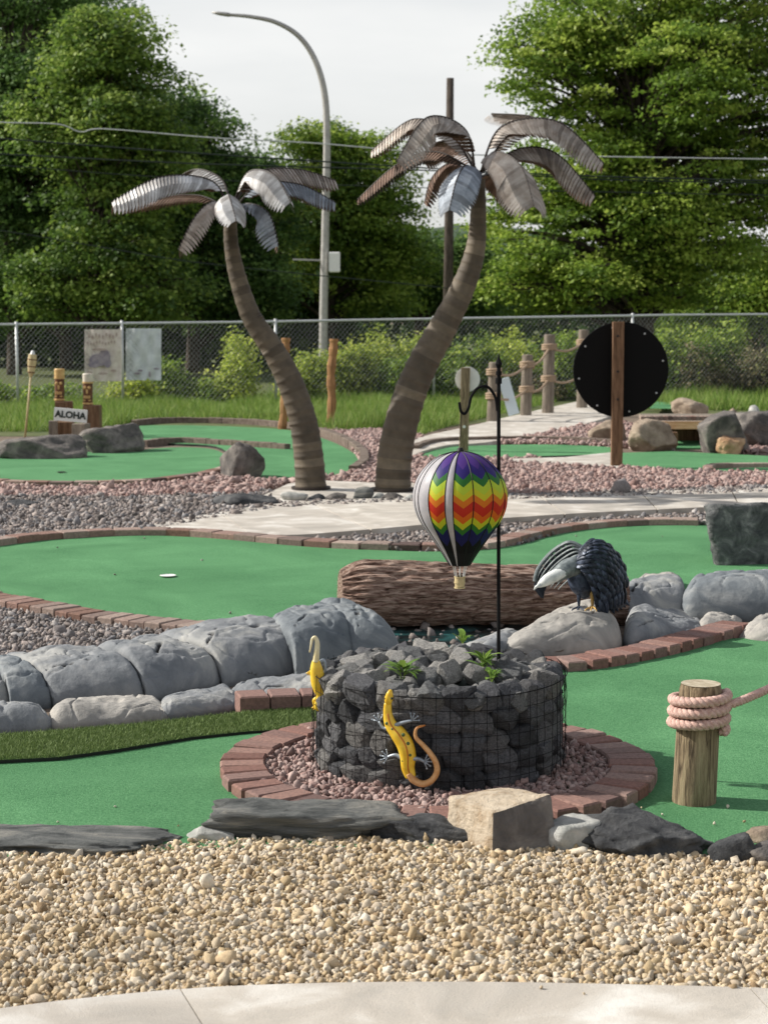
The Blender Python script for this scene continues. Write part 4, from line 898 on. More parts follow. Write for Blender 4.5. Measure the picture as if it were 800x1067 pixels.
    for i in range(5): feather(mb, q(628,604,.06), q(640+i*4,640-i*2.2,.08+.01*i), .035, Vector((.1,-.9,.3)).normalized(), random.random())
    mb.build('tail', M['feather'], th)
    # legs and feet
    for x0, dx in ((603,0),(613,4)):
        mb = MB(); foot = q(x0+dx, 632, -.06); mb.tube([q(x0+2, 608, -.02), q(x0+dx, 620, -.04), foot], [.02,.012,.006], 8)
        for a in (-1,0,1): mb.tube([foot, foot+Vector((.025*a-.01, -.04, -.008)), foot+Vector((.03*a-.014, -.055, -.016))], [.005,.004,.002], 6)
        mb.build('leg', M['beak'] if dx else M['feather'], th, smooth=True)
    return th
bird()

# ================================================================== METAL PALMS
def palm(base, px_path, rad, Y, fronds, label):
    th = thing('metal_palm', (P(*px_path[0], Y).x, Y, 0), label, 'palm sculpture', 'metal palm tree sculptures')
    pts = sp([P(x, y, Y) for x, y in px_path], 14); rr_ = np.interp(np.linspace(0, 1, len(pts)), np.linspace(0, 1, len(rad)), rad)/S(Y)
    mb = MB(); P2 = []; R2 = []; T2 = []; band = 0; nb = 3.2
    i = 0; tval = .5
    while i < len(pts):
        if i % 3 == 0 and random.random() < .8: tval = random.uniform(0, 1) if band % 2 else random.uniform(0, .45); band += 1
        P2.append(pts[i]); R2.append(rr_[i]*(1.035 if i % 4 == 0 else (1.0 if i % 4 == 1 else .99))); T2.append(tval)
        i += 1
    # densify so band colours change sharply
    A, B, C = [], [], []
    for i in range(len(P2)-1):
        for k in (0, .5, .93):
            A.append(P2[i].lerp(P2[i+1], k)); B.append(R2[i]+(R2[i+1]-R2[i])*k); C.append(T2[i])
    A.append(P2[-1]); B.append(R2[-1]); C.append(T2[-1])
    # ragged band edges
    n = 28; start = len(mb.v); mb.tube(A, B, n, tints=C)
    mb.build('trunk', M['trunkmetal'], th, smooth=True)
    mb = MB(); b0 = P(*px_path[0], Y); mb.disc((b0.x, b0.y, .045), rad[0]/S(Y)*1.25, .02, 28, 'z'); mb.build('base_plate', M['stem'], th)
    for pxs, Wd, top, bot, roll, dr in fronds:
        Wd *= 1.22
        cp = sp([P(x, y, Y+o) for x, y, o in pxs], 10); cum = [0]
        for a, b in zip(cp, cp[1:]): cum.append(cum[-1]+(b-a).length)
        Lg = cum[-1]; n = max(16, int(Lg/.034)); pts = []
        for i in range(n+1):
            s_ = Lg*i/n; k = min(len(cp)-2, max(0, next((q for q in range(len(cp)-1) if cum[q+1] >= s_-1e-9), len(cp)-2))); pts.append(cp[k].lerp(cp[k+1], (s_-cum[k])/max(1e-9, cum[k+1]-cum[k])))
        st0 = .14
        mbt = MB()
        for i in range(n):
            u = i/n
            if u < st0: continue
            v = (u-st0)/(1-st0); w = Wd*1.25*min(1, 1.42*(v+.03)**.5*(1.02-v)**.42)
            a, b = pts[i], pts[i+1]; tg = (b-a).normalized(); up = Vector((0,0,1)); sd_ = tg.cross(up)
            if sd_.length < .2: sd_ = Vector((1,0,0))
            sd_.normalize(); up = sd_.cross(tg).normalized()
            rm = Matrix.Rotation(roll, 3, tg); sd_ = rm@sd_; up = rm@up
            for sg in (-1, 1):
                dl = (b-a).length; e = sd_*sg*math.cos(dr)-up*math.sin(dr); ek = sd_*sg*math.cos(dr+.35)-up*math.sin(dr+.35)
                m0 = a+e*w*.5+tg*w*.14; m1 = b+e*w*.5+tg*w*.14; k0 = a+e*w*.5+ek*w*.36+tg*w*.32; k1 = b+e*w*.5+ek*w*.36+tg*w*.32
                tip_ = a+e*w*.5+ek*w*.5+tg*(w*.46+dl*.35); hi, lo_ = up*.008, up*-.005
                V = [a+hi, b+lo_, m1+lo_, m0+hi, k1+lo_-tg*dl*.14, k0+hi, tip_]; Vb = [x-up*.004 for x in V]
                f = [(0,1,2,3),(3,2,4,5),(5,4,6)]
                if sg < 0: f = [tuple(reversed(g)) for g in f]
                lt = random.uniform(0, 1); mbt.add(V, [tuple(reversed(g)) for g in f], 0, [lt]*3+[lt*.9]*4); mbt.add(Vb, f, 1, lt)
        fo = mbt.build('frond', [M[top], M[bot]], th)
        MB().tube(pts, [.012-.006*i/n for i in range(n+1)], 6).build('stem', M['stem'], fo)
    return th
D1 = .75
palm(None, [(324,513),(322,480),(316,440),(303,400),(285,365),(262,330),(248,290),(241,255),(240,226)], [16.5,15.5,14.5,13.5,12,10.5,9,7.5,6.5], 16.45, [
    ([(240,220,0),(220,188,-.1),(168,184,-.3),(116,210,-.45)], .21, 'frond_top', 'frond_rust', 0, .75),
    ([(240,220,0),(210,204,.2),(170,205,.35),(128,216,.5)], .12, 'frond_rust', 'frond_rust', 0, .5),
    ([(240,218,0),(232,188,.1),(205,176,.3),(180,188,.6)], .14, 'frond_top', 'frond_rust', 0, .7),
    ([(238,222,0),(222,210,-.25),(203,226,-.4),(186,260,-.5)], .18, 'frond_warm', 'frond_rust', .2, .45),
    ([(240,218,0),(238,203,-.25),(240,208,-.5),(246,229,-.7)], .15, 'frond_top', 'frond_rust', 0, .5),
    ([(242,218,0),(258,180,-.15),(285,182,-.4),(303,210,-.6)], .20, 'frond_top', 'frond_rust', 0, .75),
    ([(242,218,0),(268,180,.25),(310,176,.4),(350,188,.5)], .18, 'frond_warm', 'frond_rust', 0, .7),
    ([(242,220,0),(270,192,0),(312,192,.1),(350,211,.1)], .16, 'frond_blue', 'frond_rust', 0, .7),
    ([(242,222,0),(258,212,-.2),(280,222,-.3),(290,256,-.35)], .19, 'frond_blue', 'frond_rust', -.2, .45)],
    'left metal palm sculpture, banded trunk bending left, pale grey fronds')
palm(None, [(409,513),(412,470),(424,420),(440,380),(462,340),(482,300),(494,265),(498,230),(498,186)], [19,18,17,16,14.5,12.5,10.5,8.5,7], 16.3, [
    ([(497,182,0),(470,140,.1),(430,124,.2),(386,158,.3)], .13, 'frond_warm', 'frond_rust', 0, .7),
    ([(495,182,0),(485,135,-.15),(445,122,-.3),(413,168,-.5)], .20, 'frond_warm', 'frond_rust', 0, .75),
    ([(500,182,0),(530,138,.15),(556,122,.4),(512,118,.9)], .16, 'frond_warm', 'frond_rust', 0, .6),
    ([(500,182,0),(522,132,0),(580,126,-.15),(629,170,-.3)], .19, 'frond_warm', 'frond_rust', 0, .8),
    ([(500,180,0),(515,158,-.3),(542,172,-.6),(556,214,-.85)], .26, 'frond_warm', 'frond_rust', 0, .55),
    ([(500,180,0),(540,155,0),(580,160,.0),(620,204,-.05)], .20, 'frond_warm', 'frond_rust', 0, .75),
    ([(497,182,0),(486,172,-.35),(476,186,-.6),(468,218,-.75)], .19, 'frond_blue', 'frond_rust', 0, .4),
    ([(497,182,0),(470,170,0),(450,185,0),(442,212,0)], .12, 'frond_rust', 'frond_rust', .3, .5),
    ([(497,180,0),(455,158,.3),(415,170,.45),(372,208,.6)], .11, 'frond_rust', 'stem', 0, .8),
    ([(499,182,0),(480,152,.4),(455,148,.8),(440,168,1.1)], .17, 'frond_rust', 'frond_rust', 0, .6),
    ([(500,184,0),(512,182,.3),(530,196,.5),(541,216,.6)], .15, 'frond_rust', 'frond_rust', 0, .5)],
    'right metal palm sculpture, thicker trunk curving right, brown fronds')

# ================================================================== BACK OF THE COURSE
# round black sign seen from behind
Yd = 19.0; sg = thing('round_sign', G(643,488), 'large round black sign board seen from behind on brown wooden post', 'sign')
c = P(646.5, 385, Yd+.07); mb = MB(); mb.disc(c, 49.8/S(Yd), .03, 64, bev=.004); d_ = mb.build('board', M['black'], sg)
mb = MB()
for a in range(0, 360, 45):
    q = R(a+12); mb.ell(c+Vector((math.cos(q)*.45, -.018, math.sin(q)*.45)), (.011,.007,.011))
mb.build('screws', M['galv'], d_)
a, b = P(642, 490, Yd), P(644, 335, Yd); a.z = 0; MB().beam(a, b, .115, .10).build('post', M['brownwood'], sg)
mb = MB()
for y in (387, 416, 350): mb.disc(P(643.5, y, Yd-.055), .014, .02, 12)
mb.build('bolt_heads', M['stem'], sg)
# small white round sign on a post, in front of it
Yw = 21.3; sg = thing('round_sign', G(484,471), 'small white round sign on a thin wooden post above the balloon', 'sign')
MB().disc(P(487, 395, Yw+.06), 13/S(Yw), .015, 40).build('board', M['white'], sg)
a, b = P(483, 472, Yw), P(485, 383, Yw); a.z = 0; MB().beam(a, b, .105, .07).build('post', M['postwood'], sg)
MB().disc(P(483.5, 444.5, Yw-.04), .018, .02, 12).build('bolt_heads', M['white'], sg)
# pale panel hanging on the lower rope
mb = MB(); a, b = P(524.5, 394, 27.6), P(535.5, 432, 27.6); mb.beam(a, b, .17, .02); tag(mb.build('score_board', M['pale_panel'], origin=tuple(b)), 'pale blue-white tilted panel hanging from ropes beside leftmost rope post', 'panel')
# rope-fence posts and ropes
rp_ = [(514, 441, 378, 27.0, 12, 'leftmost and shortest round post of rope fence on far path'), (548.5, 433, 370, 28.6, 11.5, 'second round post from left in rope fence on far path'), (571.5, 431, 349, 29.3, 12, 'tall round post, third from left in rope fence on far path'), (607, 424, 344, 31, 11, 'round post of rope fence mostly hidden behind black round sign')]
tops = []
for (x, yb, yt, Y, w, lb) in rp_:
    a, b = P(x-1, yb, Y), P(x+1, yt, Y); a.z = 0; pt = thing('rope_fence_post', a, lb, 'post', 'round posts of the rope fence')
    r_ = w/2/S(Y); MB().tube([a, a.lerp(b,.5), b, b+Vector((0,0,.012))], [r_*1.05, r_, r_*.97, r_*.8], 18).build('shaft', M['greywood'], pt, smooth=False)
    lv = []
    for f in (.46, .85):
        cc = a.lerp(b, f); mb = MB(); hp = [cc+Vector((math.cos(i*.35)*(r_+.018), math.sin(i*.35)*(r_+.018), .034*(i-27)/18)) for i in range(55)]; mb.tube(hp, .019, 6); mb.build('rope_wrap', M['ropetan'], pt, smooth=True); lv.append(cc)
    tops.append(lv)
for k, nm in ((0, 'lower'), (1, 'upper')):
    for i in range(3):
        a, b = tops[i][k], tops[i+1][k]; pts = [a.lerp(b, t)+Vector((0, -.07, -.10*math.sin(PI*t))) for t in [j/16 for j in range(17)]]
        tag(MB().tube(pts, .019, 7).build('fence_rope', M['ropetan'], smooth=True, origin=tuple(a)), f'{nm} tan rope of the rope fence ' + ['between the two leftmost posts', 'between second post and tall third post', 'from tall third post to behind black sign'][i], 'rope', 'ropes of the rope fence')
# wooden tunnel
tn = thing('wooden_tunnel', G(715,462), 'low wooden tunnel with pale orange beam and dark opening at far right green', 'tunnel')
Yt = 22.4
MB().beam(P(676,443,Yt-.03), P(750,443,Yt-.03), .13, .09).build('beam', M['plank'], tn)
mb = MB()
for x in (699, 742): mb.beam(P(x,470,Yt), P(x,449,Yt), .09, .5)
mb.build('side_wall', M['brownwood'], tn)
mb = MB(); mb.box(P(720,437,Yt+1.0), (1.1, 1.9, .05)); mb.build('roof', M['greywood'], tn)
mb = MB(); mb.box(P(720,459,Yt+.7), (.75, .05, .34)); mb.build('back_wall', M['brownwood'], tn)
mb = MB(); mb.box(Vector((P(720,459,Yt).x, Yt+.1, .012)), (.62, 1.4, .02)); mb.build('floor', M['turf'], tn)
mb = MB()
for i in range(20): mb.box(P(669+i*4.8, 435.5, Yt-.05), (.050, .12, .055), bev=.006, t=random.random())
mb.build('brick_course', M['brick_old'], tn)
sheet('putting_green', gl([(676,432),(684,424),(700,426),(706,432)], 2, smooth=False), .10, M['turf'], .5)

# tiki corner
Yk = 23.6
def stump(x0, x1, yb, yt, lb, mk='greywood', Y=None):
    Y = Y or Yk; s_ = S(Y); a, b = P((x0+x1)/2, yb, Y), P((x0+x1)/2, yt, Y); a.z = 0; w = (x1-x0)/s_; mb = MB(); mb.box((a+b)/2, (w, w*.9, b.z), Matrix.Rotation(random.uniform(-.3,.3), 3, 'Z'), .01)
    tag(mb.build('wood_block', M[mk], origin=tuple(a)), lb, 'wood block', 'upright wood blocks at the aloha sign'); return b
stump(51, 60, 459, 438, 'narrow pale wood block leftmost under the aloha sign', 'greywood', 23.2)
stump(60, 77, 459, 439, 'wide dark wood block below left half of aloha sign', 'brownwood', 23.4)
stump(77, 92, 459, 441, 'pale wood block below right half of aloha sign', 'greywood', 23.1)
b1 = stump(58, 76, 452, 418, 'tall dark wood block behind aloha sign, carrying left tiki totem', 'brownwood', 24.3)
b2 = stump(88, 105, 456, 422, 'tall wood block right of aloha sign, carrying right tiki totem', 'brownwood', 23.9)
M['tiki_y'] = mat('tiki_yellow', (.45,.28,.10), (.62,.42,.18), 15, .6); M['tiki_b'] = mat('tiki_brown', (.06,.025,.015), (.18,.07,.03), 15, .6); M['tiki_w'] = mat('tiki_pale', (.5,.45,.38), (.65,.6,.5), 15, .6)
def totem(x, Y, yb, yt, lb, capm):
    a, b = P(x, yb, Y), P(x, yt, Y); h = b.z-a.z; r_ = 5.2/S(Y); t = thing('tiki_totem', a, lb, 'tiki totem', 'carved tiki totems')
    MB().tube([a, a.lerp(b, .72)], [r_*.95, r_], 18).build('body', M['tiki_b'], t, smooth=False)
    MB().tube([a.lerp(b, .72), a.lerp(b, .97), b], [r_*1.02, r_*1.06, r_*.95], 18).build('crown_block', M[capm], t)
    for f in (.06, .70): MB().tube([a.lerp(b, f), a.lerp(b, f+.05)], r_*1.08, 18).build('ring', M['tiki_y'], t)
    c = a
    for sx_ in (-1, 1): MB().ell(a.lerp(b,.57)+Vector((sx_*r_*.42, -r_*.95, 0)), (.022,.015,.022)).build('eye', M['tiki_y'], t, smooth=True)
    MB().box(a.lerp(b,.45)+Vector((0, -r_*1.0, 0)), (.025,.03,.06), bev=.005).build('nose', M['tiki_y'], t)
    mb = MB(); 
    for k in range(4): mb.box(a.lerp(b,.28)+Vector((-.033+.022*k, -r_*.97, 0)), (.017,.02,.04), bev=.003)
    mb.build('teeth', M['tiki_y'], t)
    for sx_ in (-1, 1): MB().box(a.lerp(b,.18)+Vector((sx_*r_*.5, -r_*.9, 0)), (.03,.02,.018), bev=.003).build('chin_mark', M['tiki_y'], t)
totem(62, 24.3, 419, 384, 'left carved tiki totem with yellow top on dark wood block', 'tiki_y')
totem(91.5, 23.9, 423, 389, 'right carved tiki totem with pale top beside cream banner', 'tiki_w')
# aloha sign
def textmesh(name, s, size, loc, rot, mt, parent, ext=.004):
    cu = bpy.data.curves.new(name, 'FONT'); cu.body = s; cu.size = size; cu.extrude = ext; cu.align_x = 'CENTER'; cu.align_y = 'CENTER'; cu.offset = .004
    o = bpy.data.objects.new(name, cu); col.objects.link(o); dg = bpy.context.evaluated_depsgraph_get(); me = bpy.data.meshes.new_from_object(o.evaluated_get(dg)); bpy.data.objects.remove(o)
    me.materials.clear(); me.materials.append(mt); o = bpy.data.objects.new(name, me); col.objects.link(o); o.parent = parent; o.location = Vector(loc)-parent.location; o.rotation_euler = rot; return o
cs = P(73.5, 432.5, 22.9); al = thing('aloha_sign', cs-Vector((0,0,.1)), 'small white tilted sign with dark ALOHA lettering on wood blocks', 'sign')
tl = R(5)
mb = MB(); mb.box(cs, (34.5/S(22.9), .02, 13.5/S(22.9)), Matrix.Rotation(tl, 3, 'Y'), .003); mb.build('board', M['white'], al)
textmesh('lettering', 'Aloha'.upper(), .115, cs+Vector((0,-.014,0)), (PI/2, tl, 0), M['ink'], al)
# tiki torch
Yq = 24.0; tt = thing('tiki_torch', G(26,456), 'thin bamboo tiki torch standing left of the aloha sign', 'torch')
a, b, e = P(26, 456, Yq), P(32, 393, Yq), P(34, 369, Yq); a.z = 0
MB().tube([a, b], .014, 8).build('pole', M['bamboo'], tt, smooth=True)
MB().tube([b, b.lerp(e,.25), b.lerp(e,.7), e], [.016,.045,.062,.052], 14).build('torch_head', M['bamboo'], tt)
MB().tube([e, e+(e-b).normalized()*.05], [.035,.018], 10).build('oil_can', M['galv'], tt)
mb = MB()
for f in (.2,.45,.75): mb.tube([b.lerp(e, f), b.lerp(e, f+.04)], [.047+.02*f]*2, 14)
mb.build('weave_band', M['tiki_b'], tt)
# orange stakes
for (x0, y0, x1, y1, w, lb) in ((294,446,298,352,9,'rough orange wooden stake left of left palm trunk, by fence'), (343,446,348,353,9,'rough orange wooden stake between palm trunks, near lamp pole')):
    a, b = P(x0, y0, 25.8), P(x1, y1, 25.8); a.z = 0; mb = MB(); r_ = w/2/S(25.8)
    pts = sp([a, a.lerp(b,.3)+Vector((.02,0,0)), a.lerp(b,.6)-Vector((.015,0,0)), a.lerp(b,.85), b], 5); mb.tube(pts, [r_*(1+.12*math.sin(i*1.7)) for i in range(len(pts))], 9)
    tag(mb.build('wooden_stake', M['orangewood'], origin=tuple(a)), lb, 'stake', 'orange wooden stakes')
# hole cups
def cup(px, py, lb, white):
    c = G(px, py, .03); t = thing('hole_cup', c, lb, 'golf cup')
    mb = MB(); n = 24; V = [c+Vector((math.cos(2*PI*j/n)*r_, math.sin(2*PI*j/n)*r_, z)) for r_, z in ((.050,.004),(.042,.006),(.042,.002)) for j in range(n)]
    mb.add(V, [(i*n+j, i*n+(j+1) % n, (i+1)*n+(j+1) % n, (i+1)*n+j) for i in range(2) for j in range(n)]); mb.build('rim', M['white'] if white else M['stem'], t)
    mb = MB(); mb.add([c+Vector((math.cos(2*PI*j/n)*.042, math.sin(2*PI*j/n)*.042, .003)) for j in range(n)], [tuple(range(n))]); mb.build('bottom', M['white'] if white else M['ink'], t)
cup(175, 600, 'white rimmed golf cup in the left part of middle green', True)
cup(64, 492, 'dark golf cup in the far left green', False)

# ================================================================== CHAIN LINK FENCE
FA, FB = Vector((-12.5, 30.2, 0)), Vector((15.5, 37.8, 0))
def f_at(px):                                 # where the fence line meets the vertical plane through this pixel column
    k = (px-400)/F; t = (k*FA.y-FA.x)/((FB.x-FA.x)-k*(FB.y-FA.y)); return FA.lerp(FB, t)
ftop = lambda px: P(px, np.interp(px, [-50,0,250,480,700,850], [339,338,335.5,331.5,328,327]), f_at(px).y)
fn = thing('chain_link_fence', f_at(400), 'long galvanised chain link fence running across behind the course', 'fence')
cols = list(range(-60, 881, 20)); tp = [ftop(c) for c in cols]
MB().tube(tp, .022, 8).build('top_rail', M['galv'], fn, smooth=True)
for px in (17, 127, 287, 452, 659, 800+30):
    t = ftop(px); MB().tube([Vector((t.x, t.y, 0)), t+Vector((0,0,.05))], .026, 10).build('fence_post', M['galv'], fn, smooth=True)
mb = MB()
Lf = (tp[-1]-tp[0]).length; dirf = (tp[-1]-tp[0]); dirf.z = 0; dirf.normalize(); o0 = Vector((tp[0].x, tp[0].y, 0))
def zt_(s_): return tp[0].z+(tp[-1].z-tp[0].z)*s_/Lf
V = []; Fq = []; w = .0030; dia = .085
for sgn in (1, -1):
    n = int((Lf+2)/dia)
    for i in range(n):
        s0 = -1+i*dia; H = zt_(max(0, min(Lf, s0))); s1 = s0+sgn*H*.9
        lo_, hi_ = s0, s1; 
        if min(lo_, hi_) < 0 or max(lo_, hi_) > Lf: continue
        a = o0+dirf*s0+Vector((0,.01*sgn,0)); b = o0+dirf*s1+Vector((0,.01*sgn,H)); pd = dirf*w
        k = len(V); yv = Vector((0, w, 0)); V += [a-pd, a+pd, a-yv, b-pd, b+pd, b-yv]; Fq += [(k,k+2,k+5,k+3),(k+2,k+1,k+4,k+5),(k+1,k,k+3,k+4)]
raw('wire_mesh', [tuple(v) for v in V], np.array(Fq), M['mesh_galv'], fn)
# banners on the fence
PRN = [0]
def banner(x0, x1, y0, y1, mt, lb, marks):
    Y = f_at((x0+x1)/2).y-.06; t = thing('banner', P((x0+x1)/2, y1, Y), lb, 'banner', 'banners tied to the chain link fence')
    n = 14; V = []; 
    for i in range(n+1):
        for j in range(n+1):
            p = P(x0+(x1-x0)*i/n, y0+(y1-y0)*j/n, Y); p.y += .03*math.sin(i*1.1)*math.sin(j*.7+1); V.append(p)
    Fc = [(i*(n+1)+j, i*(n+1)+j+1, (i+1)*(n+1)+j+1, (i+1)*(n+1)+j) for i in range(n) for j in range(n)]
    raw('sheet', V, Fc, mt, t, smooth=True); PRN[0] = 0
    for nm, pts, mk in [(a_, [e_], c_) if a_ == 'print' else (a_, b_, c_) for a_, b_, c_ in marks for e_ in (b_ if a_ == 'print' else [0])]:
        mb = MB()
        for (cx_, cy_, w_, h_) in pts:
            c = P(cx_, cy_, Y-.045); c.y -= .003*PRN[0]; PRN[0] += 1; V2 = [c+Vector((math.cos(2*PI*k/16)*w_/S(Y), 0, math.sin(2*PI*k/16)*h_/S(Y))) for k in range(16)]; mb.add(V2, [tuple(range(16))])
        mb.build(nm, mk, t)
M['ban1'] = mat('cream_banner', (.56,.48,.43), (.74,.68,.62), 9, .8, contrast=(.3,.6)); M['ban2'] = mat('silver_banner', (.50,.54,.56), (.70,.74,.76), 6, .6)
M['print'] = mat('purple_print', (.22,.19,.25), (.40,.35,.38), 14, .8); M['print2'] = mat('faded_print', (.36,.27,.24), (.50,.41,.37), 20, .8)
random.seed(5)
top_marks = [(93+i*3.6, 350+1.5*math.sin(i*2.1), 1.1, 2.2) for i in range(9)]+[(92+i*3.1, 357+math.sin(i*1.3), 1.0, 1.7) for i in range(10)]
banner(88, 126.5, 343, 397, M['ban1'], 'faded cream banner with purple-grey print, left of fence post', [('print', [(103,375,10,6.5),(109,371,6,7),(98,380,6,3),(112,378,4,5)], M['print']), ('lettering', top_marks, M['print2']), ('print', [(104,364,8,1.4),(94,388,3,1.2),(108,389,5,1.1),(119,386,3,1.5)], M['print2'])])
banner(131, 168, 342, 396, M['ban2'], 'plain silver-white banner, right of fence post', [('print', [(143,389,3.4,1.3),(146,386,2.6,1.2),(156,390,1.2,3),(163,384,3,.9)], M['print'])])

# ================================================================== STREET LAMP, UTILITY POLE, LINES
Yl = 40.0; lp = thing('street_lamp', (P(337,400,Yl).x, Yl, 0), 'tall curved grey street lamp behind the fence, between the palms', 'street lamp')
pp = [(336,425),(337,330),(339,230),(340.5,150),(338.5,100),(329,64),(312,38),(288,23),(262,17),(240,15)]
pts = sp([P(x, y, Yl) for x, y in pp], 8); pts[0].z = 0
MB().tube(pts, [.10-.065*i/(len(pts)-1) for i in range(len(pts))], 12).build('pole', M['lamp_metal'], lp, smooth=True)
a, b = P(243,15.5,Yl), P(221,12.5,Yl); mb = MB(); mb.tube([a, a.lerp(b,.25), a.lerp(b,.7), b], [.04,.085,.075,.03], 12, flat=.55); mb.build('lamp_head', M['lamp_metal'], lp, smooth=True)
mb = MB(); mb.box(P(348.5,273,Yl-.1), (.24,.2,.44), bev=.02); mb.build('control_box', M['white'], lp)
MB().beam(P(305,270,Yl), P(338,271,Yl), .035).build('side_bracket', M['lamp_metal'], lp)
Yu = 38.6; up_ = thing('utility_pole', (P(467,400,Yu).x, Yu, 0), 'brown wooden utility pole rising behind the right palm', 'utility pole')
a, b = P(466,420,Yu), P(469,81,Yu); a.z = 0; MB().tube([a, b], [.12,.075], 12).build('shaft', M['trunk'], up_, smooth=True)
MB().box(P(467,166,Yu-.15), (.12,.2,.18), bev=.02).build('bracket', M['galv'], up_)
lines = [([(-80,122),(0,127),(60,129),(84,137),(110,134),(220,143),(330,149),(467,160),(640,163),(900,167)], .014, 'galv', 'topmost pale cable crossing behind both palms'),
    ([(-80,139),(0,144),(200,159),(467,176),(640,184),(900,190)], .017, 'ink', 'second overhead cable, dark, just below the pale one'),
    ([(-80,155),(0,160),(200,170),(467,178),(640,187),(900,192)], .016, 'ink', 'third overhead cable, dark, merging with second at the pole'),
    ([(-80,168),(0,172),(200,186),(467,196),(900,205)], .010, 'ink', 'fourth overhead cable, thin and dark, through the trees'),
    ([(-80,234),(0,240),(110,258),(220,275),(467,300)], .011, 'ink', 'lowest thin dark cable sagging through the left trees')]
for pts_, r_, mk, lb in lines:
    pl = sp([P(x, y, Yu-.2) for x, y in pts_], 10); tag(MB().tube(pl, r_, 6).build('overhead_cable', M[mk], smooth=True, origin=tuple(pl[0])), lb, 'cable', 'overhead cables')

# ================================================================== TREES
def leafmesh(centers, normals, size, tints, asp=.75):
    n = len(centers); up = rng.normal(size=(n, 3)); nrm = normals/np.linalg.norm(normals, axis=1)[:, None]
    a = np.cross(nrm, up); a /= np.linalg.norm(a, axis=1)[:, None]+1e-9; b = np.cross(nrm, a)
    s_ = (size*rng.uniform(.6, 1.25, n))[:, None]
    V = np.stack([centers-a*s_*.5, centers+b*s_*.5*asp-nrm*s_*.08, centers+a*s_*.5, centers-b*s_*.5*asp-nrm*s_*.08], 1).reshape(-1, 3)
    return V, np.arange(4*n).reshape(n, 4), np.repeat(tints, 4)
def crown(blobs, nclump, per, csize, lsize, seed, flat=.5, inner=.45, lump=0):
    r = np.random.default_rng(seed); C = []; Nn = []; T = []; tipsL = []
    if lump:
        extra = []
        for b in blobs:
            for q in range(lump):
                d = r.normal(size=3); d /= np.linalg.norm(d); d[2] = d[2]*.8+.1; f = r.uniform(.30, .48)
                extra.append((b[0]+d[0]*b[3]*.95, b[1]+d[1]*b[4]*.95, b[2]+d[2]*b[5]*.95, b[3]*f, b[4]*f, b[5]*f))
        blobs = [(b[0], b[1], b[2], b[3]*.86, b[4]*.86, b[5]*.86) for b in blobs]+extra
    vol = np.array([b[3]*b[4]*b[5] for b in blobs])**.67; cnt = (nclump*vol/vol.sum()).astype(int)
    for b, k in zip(blobs, cnt):
        d = r.normal(size=(k, 3)); d /= np.linalg.norm(d, axis=1)[:, None]; rad = r.uniform(inner, 1.0, k)**.7; rad = np.where(r.uniform(0, 1, k) < .10, rad*r.uniform(1.02, 1.2, k), rad)
        c = d*rad[:, None]*np.array(b[3:6])+np.array(b[:3]); tipsL.append(c[:: max(1, k//10)])
        sz = csize*r.uniform(.5, 1.35, k); tn = np.clip(r.normal(.45, .30, k), 0, 1)
        for i in range(k):
            m = int(per*r.uniform(.5, 1.4)); o = np.clip(r.normal(size=(m, 3)), -1.7, 1.7)*np.array([1,1,flat])*sz[i]*.5
            o[:, 2] -= .25*np.hypot(o[:,0], o[:,1])
            C.append(c[i]+o); nn = r.normal(size=(m, 3))*.55+np.array([0,0,.8])+d[i]*.35; Nn.append(nn); T.append(np.clip(tn[i]+r.normal(0, .09, m), 0, 1))
    global rng
    sv = rng; rng = r; V, Fc, T_ = leafmesh(np.vstack(C), np.vstack(Nn), lsize, np.concatenate(T)); rng = sv
    return V, Fc, T_, np.vstack(tipsL)
def limbs(tips, base, top, r0, seed):
    random.seed(seed); mb = MB(); b, t = Vector(base), Vector(top)
    mid = [b.lerp(t, k/5)+Vector((random.uniform(-.12,.12), random.uniform(-.12,.12), 0))*(k > 0) for k in range(6)]
    tr = sp(mid, 4); mb.tube(tr, [r0*(1-.8*i/(len(tr)-1)) for i in range(len(tr))], 10)
    for p in tips:
        p = Vector(p); s_ = max(.12, min(.9, ((p.z-b.z)/(t.z-b.z))*.75)); i = int(s_*(len(tr)-1)); a = tr[i]; m = a.lerp(p, .5)+Vector((0,0,.12*(p-a).length))
        k = sp([a, m, p], 4); rr_ = r0*(1-.8*s_)*.45; mb.tube(k, [rr_*(1-.85*j/(len(k)-1)) for j in range(len(k))], 6)
    return mb
def tree(name, label, base, blobs, mt, nclump, per, csize, lsize, seed, r0=.2, top=None, group=None, flat=.5):
    th = thing(name, base, label, 'tree', group); bl = [(base[0]+b[0], base[1]+b[1], b[2], b[3], b[4], b[5]) for b in blobs]
    V, Fc, T_, tips = crown(bl, nclump, per, csize, lsize, seed, flat, .6, 6)
    raw('crown', V, Fc, mt, th, tint=T_)
    limbs(tips[::2], (base[0], base[1], -.1), top or (base[0], base[1], max(b[2] for b in blobs)+.5), r0, seed).build('trunk', M['trunk'], th, smooth=True)
    return th
def at(px, Y): p = P(px, 400, Y); return (p.x, Y, 0)
